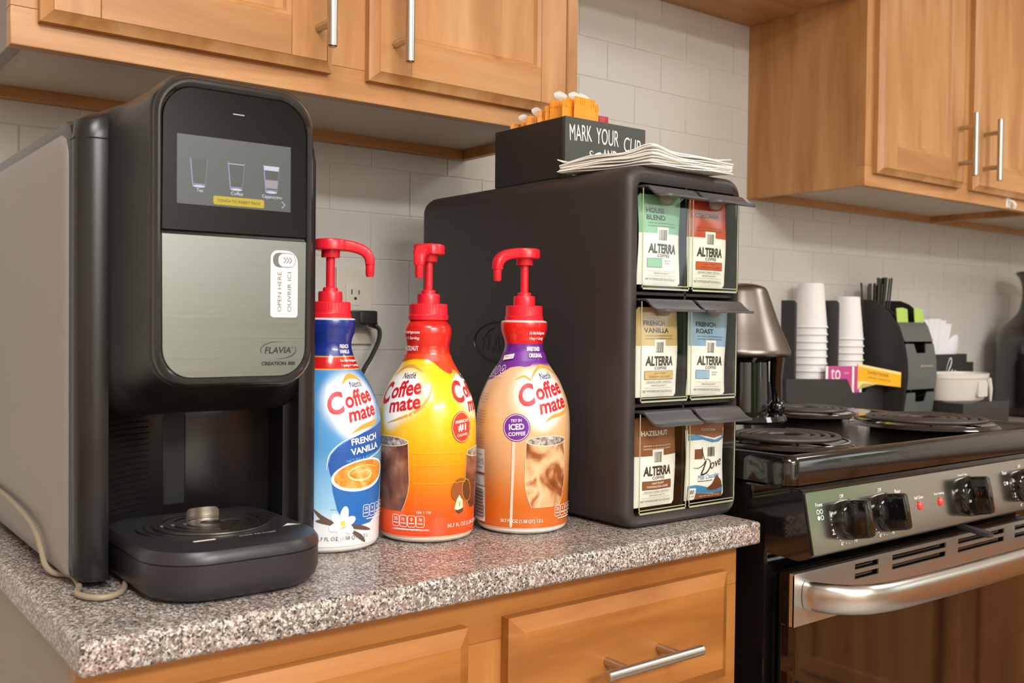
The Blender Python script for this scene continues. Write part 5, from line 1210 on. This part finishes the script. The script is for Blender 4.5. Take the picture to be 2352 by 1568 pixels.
for i, (x, zt, dx) in enumerate(((1.440, 1.178, .004), (1.452, 1.180, .014), (1.464, 1.181, .024), (1.476, 1.177, .034), (1.488, 1.168, .044))):
    bm = nb(); rings = []
    for f in (0, .3, .6, .85, 1): 
        w_ = .006+.008*f; x_ = x+dx*f; z = 1.0+(zt-1.0)*f; rings.append([(x_-w_, -.040-i*.003, z), (x_+w_, -.042-i*.003, z), (x_+w_, -.0405-i*.003, z), (x_-w_, -.0385-i*.003, z)])
    loft(bm, rings); fixn(bm); tag(obj('plastic_knife', bm, wpl, smooth=0), 'white plastic cutlery handle in the lettered box, %s from the left' % ordn[i], 'cutlery', 'white cutlery handles')
bm = nb(); rings = []
for k in range(13):
    f = k/12; c = Vector((1.505+.088*f, -.045, 1.02+.118*f)); w_ = .004 if f < .4 else .004+.024*math.sin(pi*min(1, (f-.4)/.58))**.6; w_ = max(w_, .002)
    ax = Vector((.866, 0, -.5)); rings.append([c-ax*w_, c+Vector((0, -.006*(w_/.02), 0)), c+ax*w_, c+Vector((0, .002, 0))])
loft(bm, rings); fixn(bm); tag(obj('plastic_spoon', bm, wpl, smooth=60), 'white plastic spoon leaning right out of the stepped black box', 'spoon')
# ---- bowl on black riser
bm = nb(); add_box(bm, 1.275, 1.50, -.232, -.09, CT, .978, .002)
tag(obj('riser_block', bm, gb), 'plain black riser block under the white tub', 'riser')
bw = mat('tub_white', (226,220,212), .35, trans=.15)
t = thing('plastic_tub', 'white oval plastic tub with rim on the black riser', 'tub', (1.372, -.162, .9781))
bm = nb(); rings = []
for rx, ry, z in ((.088, .048, 0), (.094, .052, .004), (.104, .058, .040), (.1075, .060, .056), (.1095, .062, .057), (.1095, .062, .067), (.1075, .060, .068), (.104, .057, .062), (.092, .050, .006)):
    rings.append([(rx*math.cos(2*pi*i/40), ry*math.sin(2*pi*i/40), z) for i in range(40)])
loft(bm, rings); fixn(bm); obj('tub_body', bm, bw, t, world=False)
bm = nb(); o = rrect2(-.022, .022, .012, .050, .004, 4); loft(bm, [[(.012+x, -.0615-.0, z) for x, z in o], [(.012+x, -.0555, z) for x, z in o]]); tube(bm, [(.05, -.056, .056), (.052, -.060, .03), (.052, -.060, -.006)], [.006, .005, .002], 8); fixn(bm); obj('front_tab', bm, bw, t, world=False)
# ---- dark vase at the right edge
vz = mat('vase_black_glaze', (34,26,24), .12, coat=.6); bm = nb()
pf = [(p.x, p.y) for p in catmull([(.11,0,0), (.128,.004,0), (.134,.02,0), (.136,.10,0), (.136,.19,0), (.131,.225,0), (.118,.247,0), (.095,.268,0), (.076,.292,0), (.068,.325,0), (.067,.355,0), (.073,.382,0), (.083,.396,0), (.084,.400,0), (.078,.401,0), (.064,.37,0), (.06,.33,0)], 4)]
lathe(bm, pf, 48, (1.885, -.152, CT)); fixn(bm); tag(obj('vase', bm, vz), 'tall dark glazed vase with flared lip at the right edge', 'vase')
# ---- steel-hooded appliance on the back of the cooktop
t = thing('steel_warmer', 'small appliance with conical steel hood on a black base behind the dispenser', 'appliance', (.335, -.335, .9957))
sm = mat('hood_steel', (128,120,114), .33, 1); bm = nb()
lathe(bm, [(p.x, p.y) for p in catmull([(.002,.232,0), (.02,.2305,0), (.036,.226,0), (.0415,.221,0), (.046,.210,0), (.062,.165,0), (.078,.128,0), (.082,.118,0), (.0815,.112,0), (.078,.109,0), (.070,.112,0)], 4)], 48); fixn(bm); obj('hood', bm, sm, t, world=False)
bm = nb(); lathe(bm, [(.075, 0), (.078, .004), (.074, .012), (.048, .018), (.046, .10), (.060, .113)], 40); fixn(bm); obj('base', bm, blk_gloss, t, world=False)
a = math.radians(-38)
for s in (0, 1):
    an = a+s*pi; bm = nb(); tube(bm, [(.062*math.cos(an), .062*math.sin(an), .112), (.060*math.cos(an), .060*math.sin(an), .07), (.063*math.cos(an), .063*math.sin(an), .03)], [.0125, .0105, .009], 14)
    bmesh.ops.create_uvsphere(bm, u_segments=16, v_segments=10, radius=.014, matrix=Matrix.Translation((.063*math.cos(an), .063*math.sin(an), .024))); obj('leg', bm, blk_gloss, t, world=False)
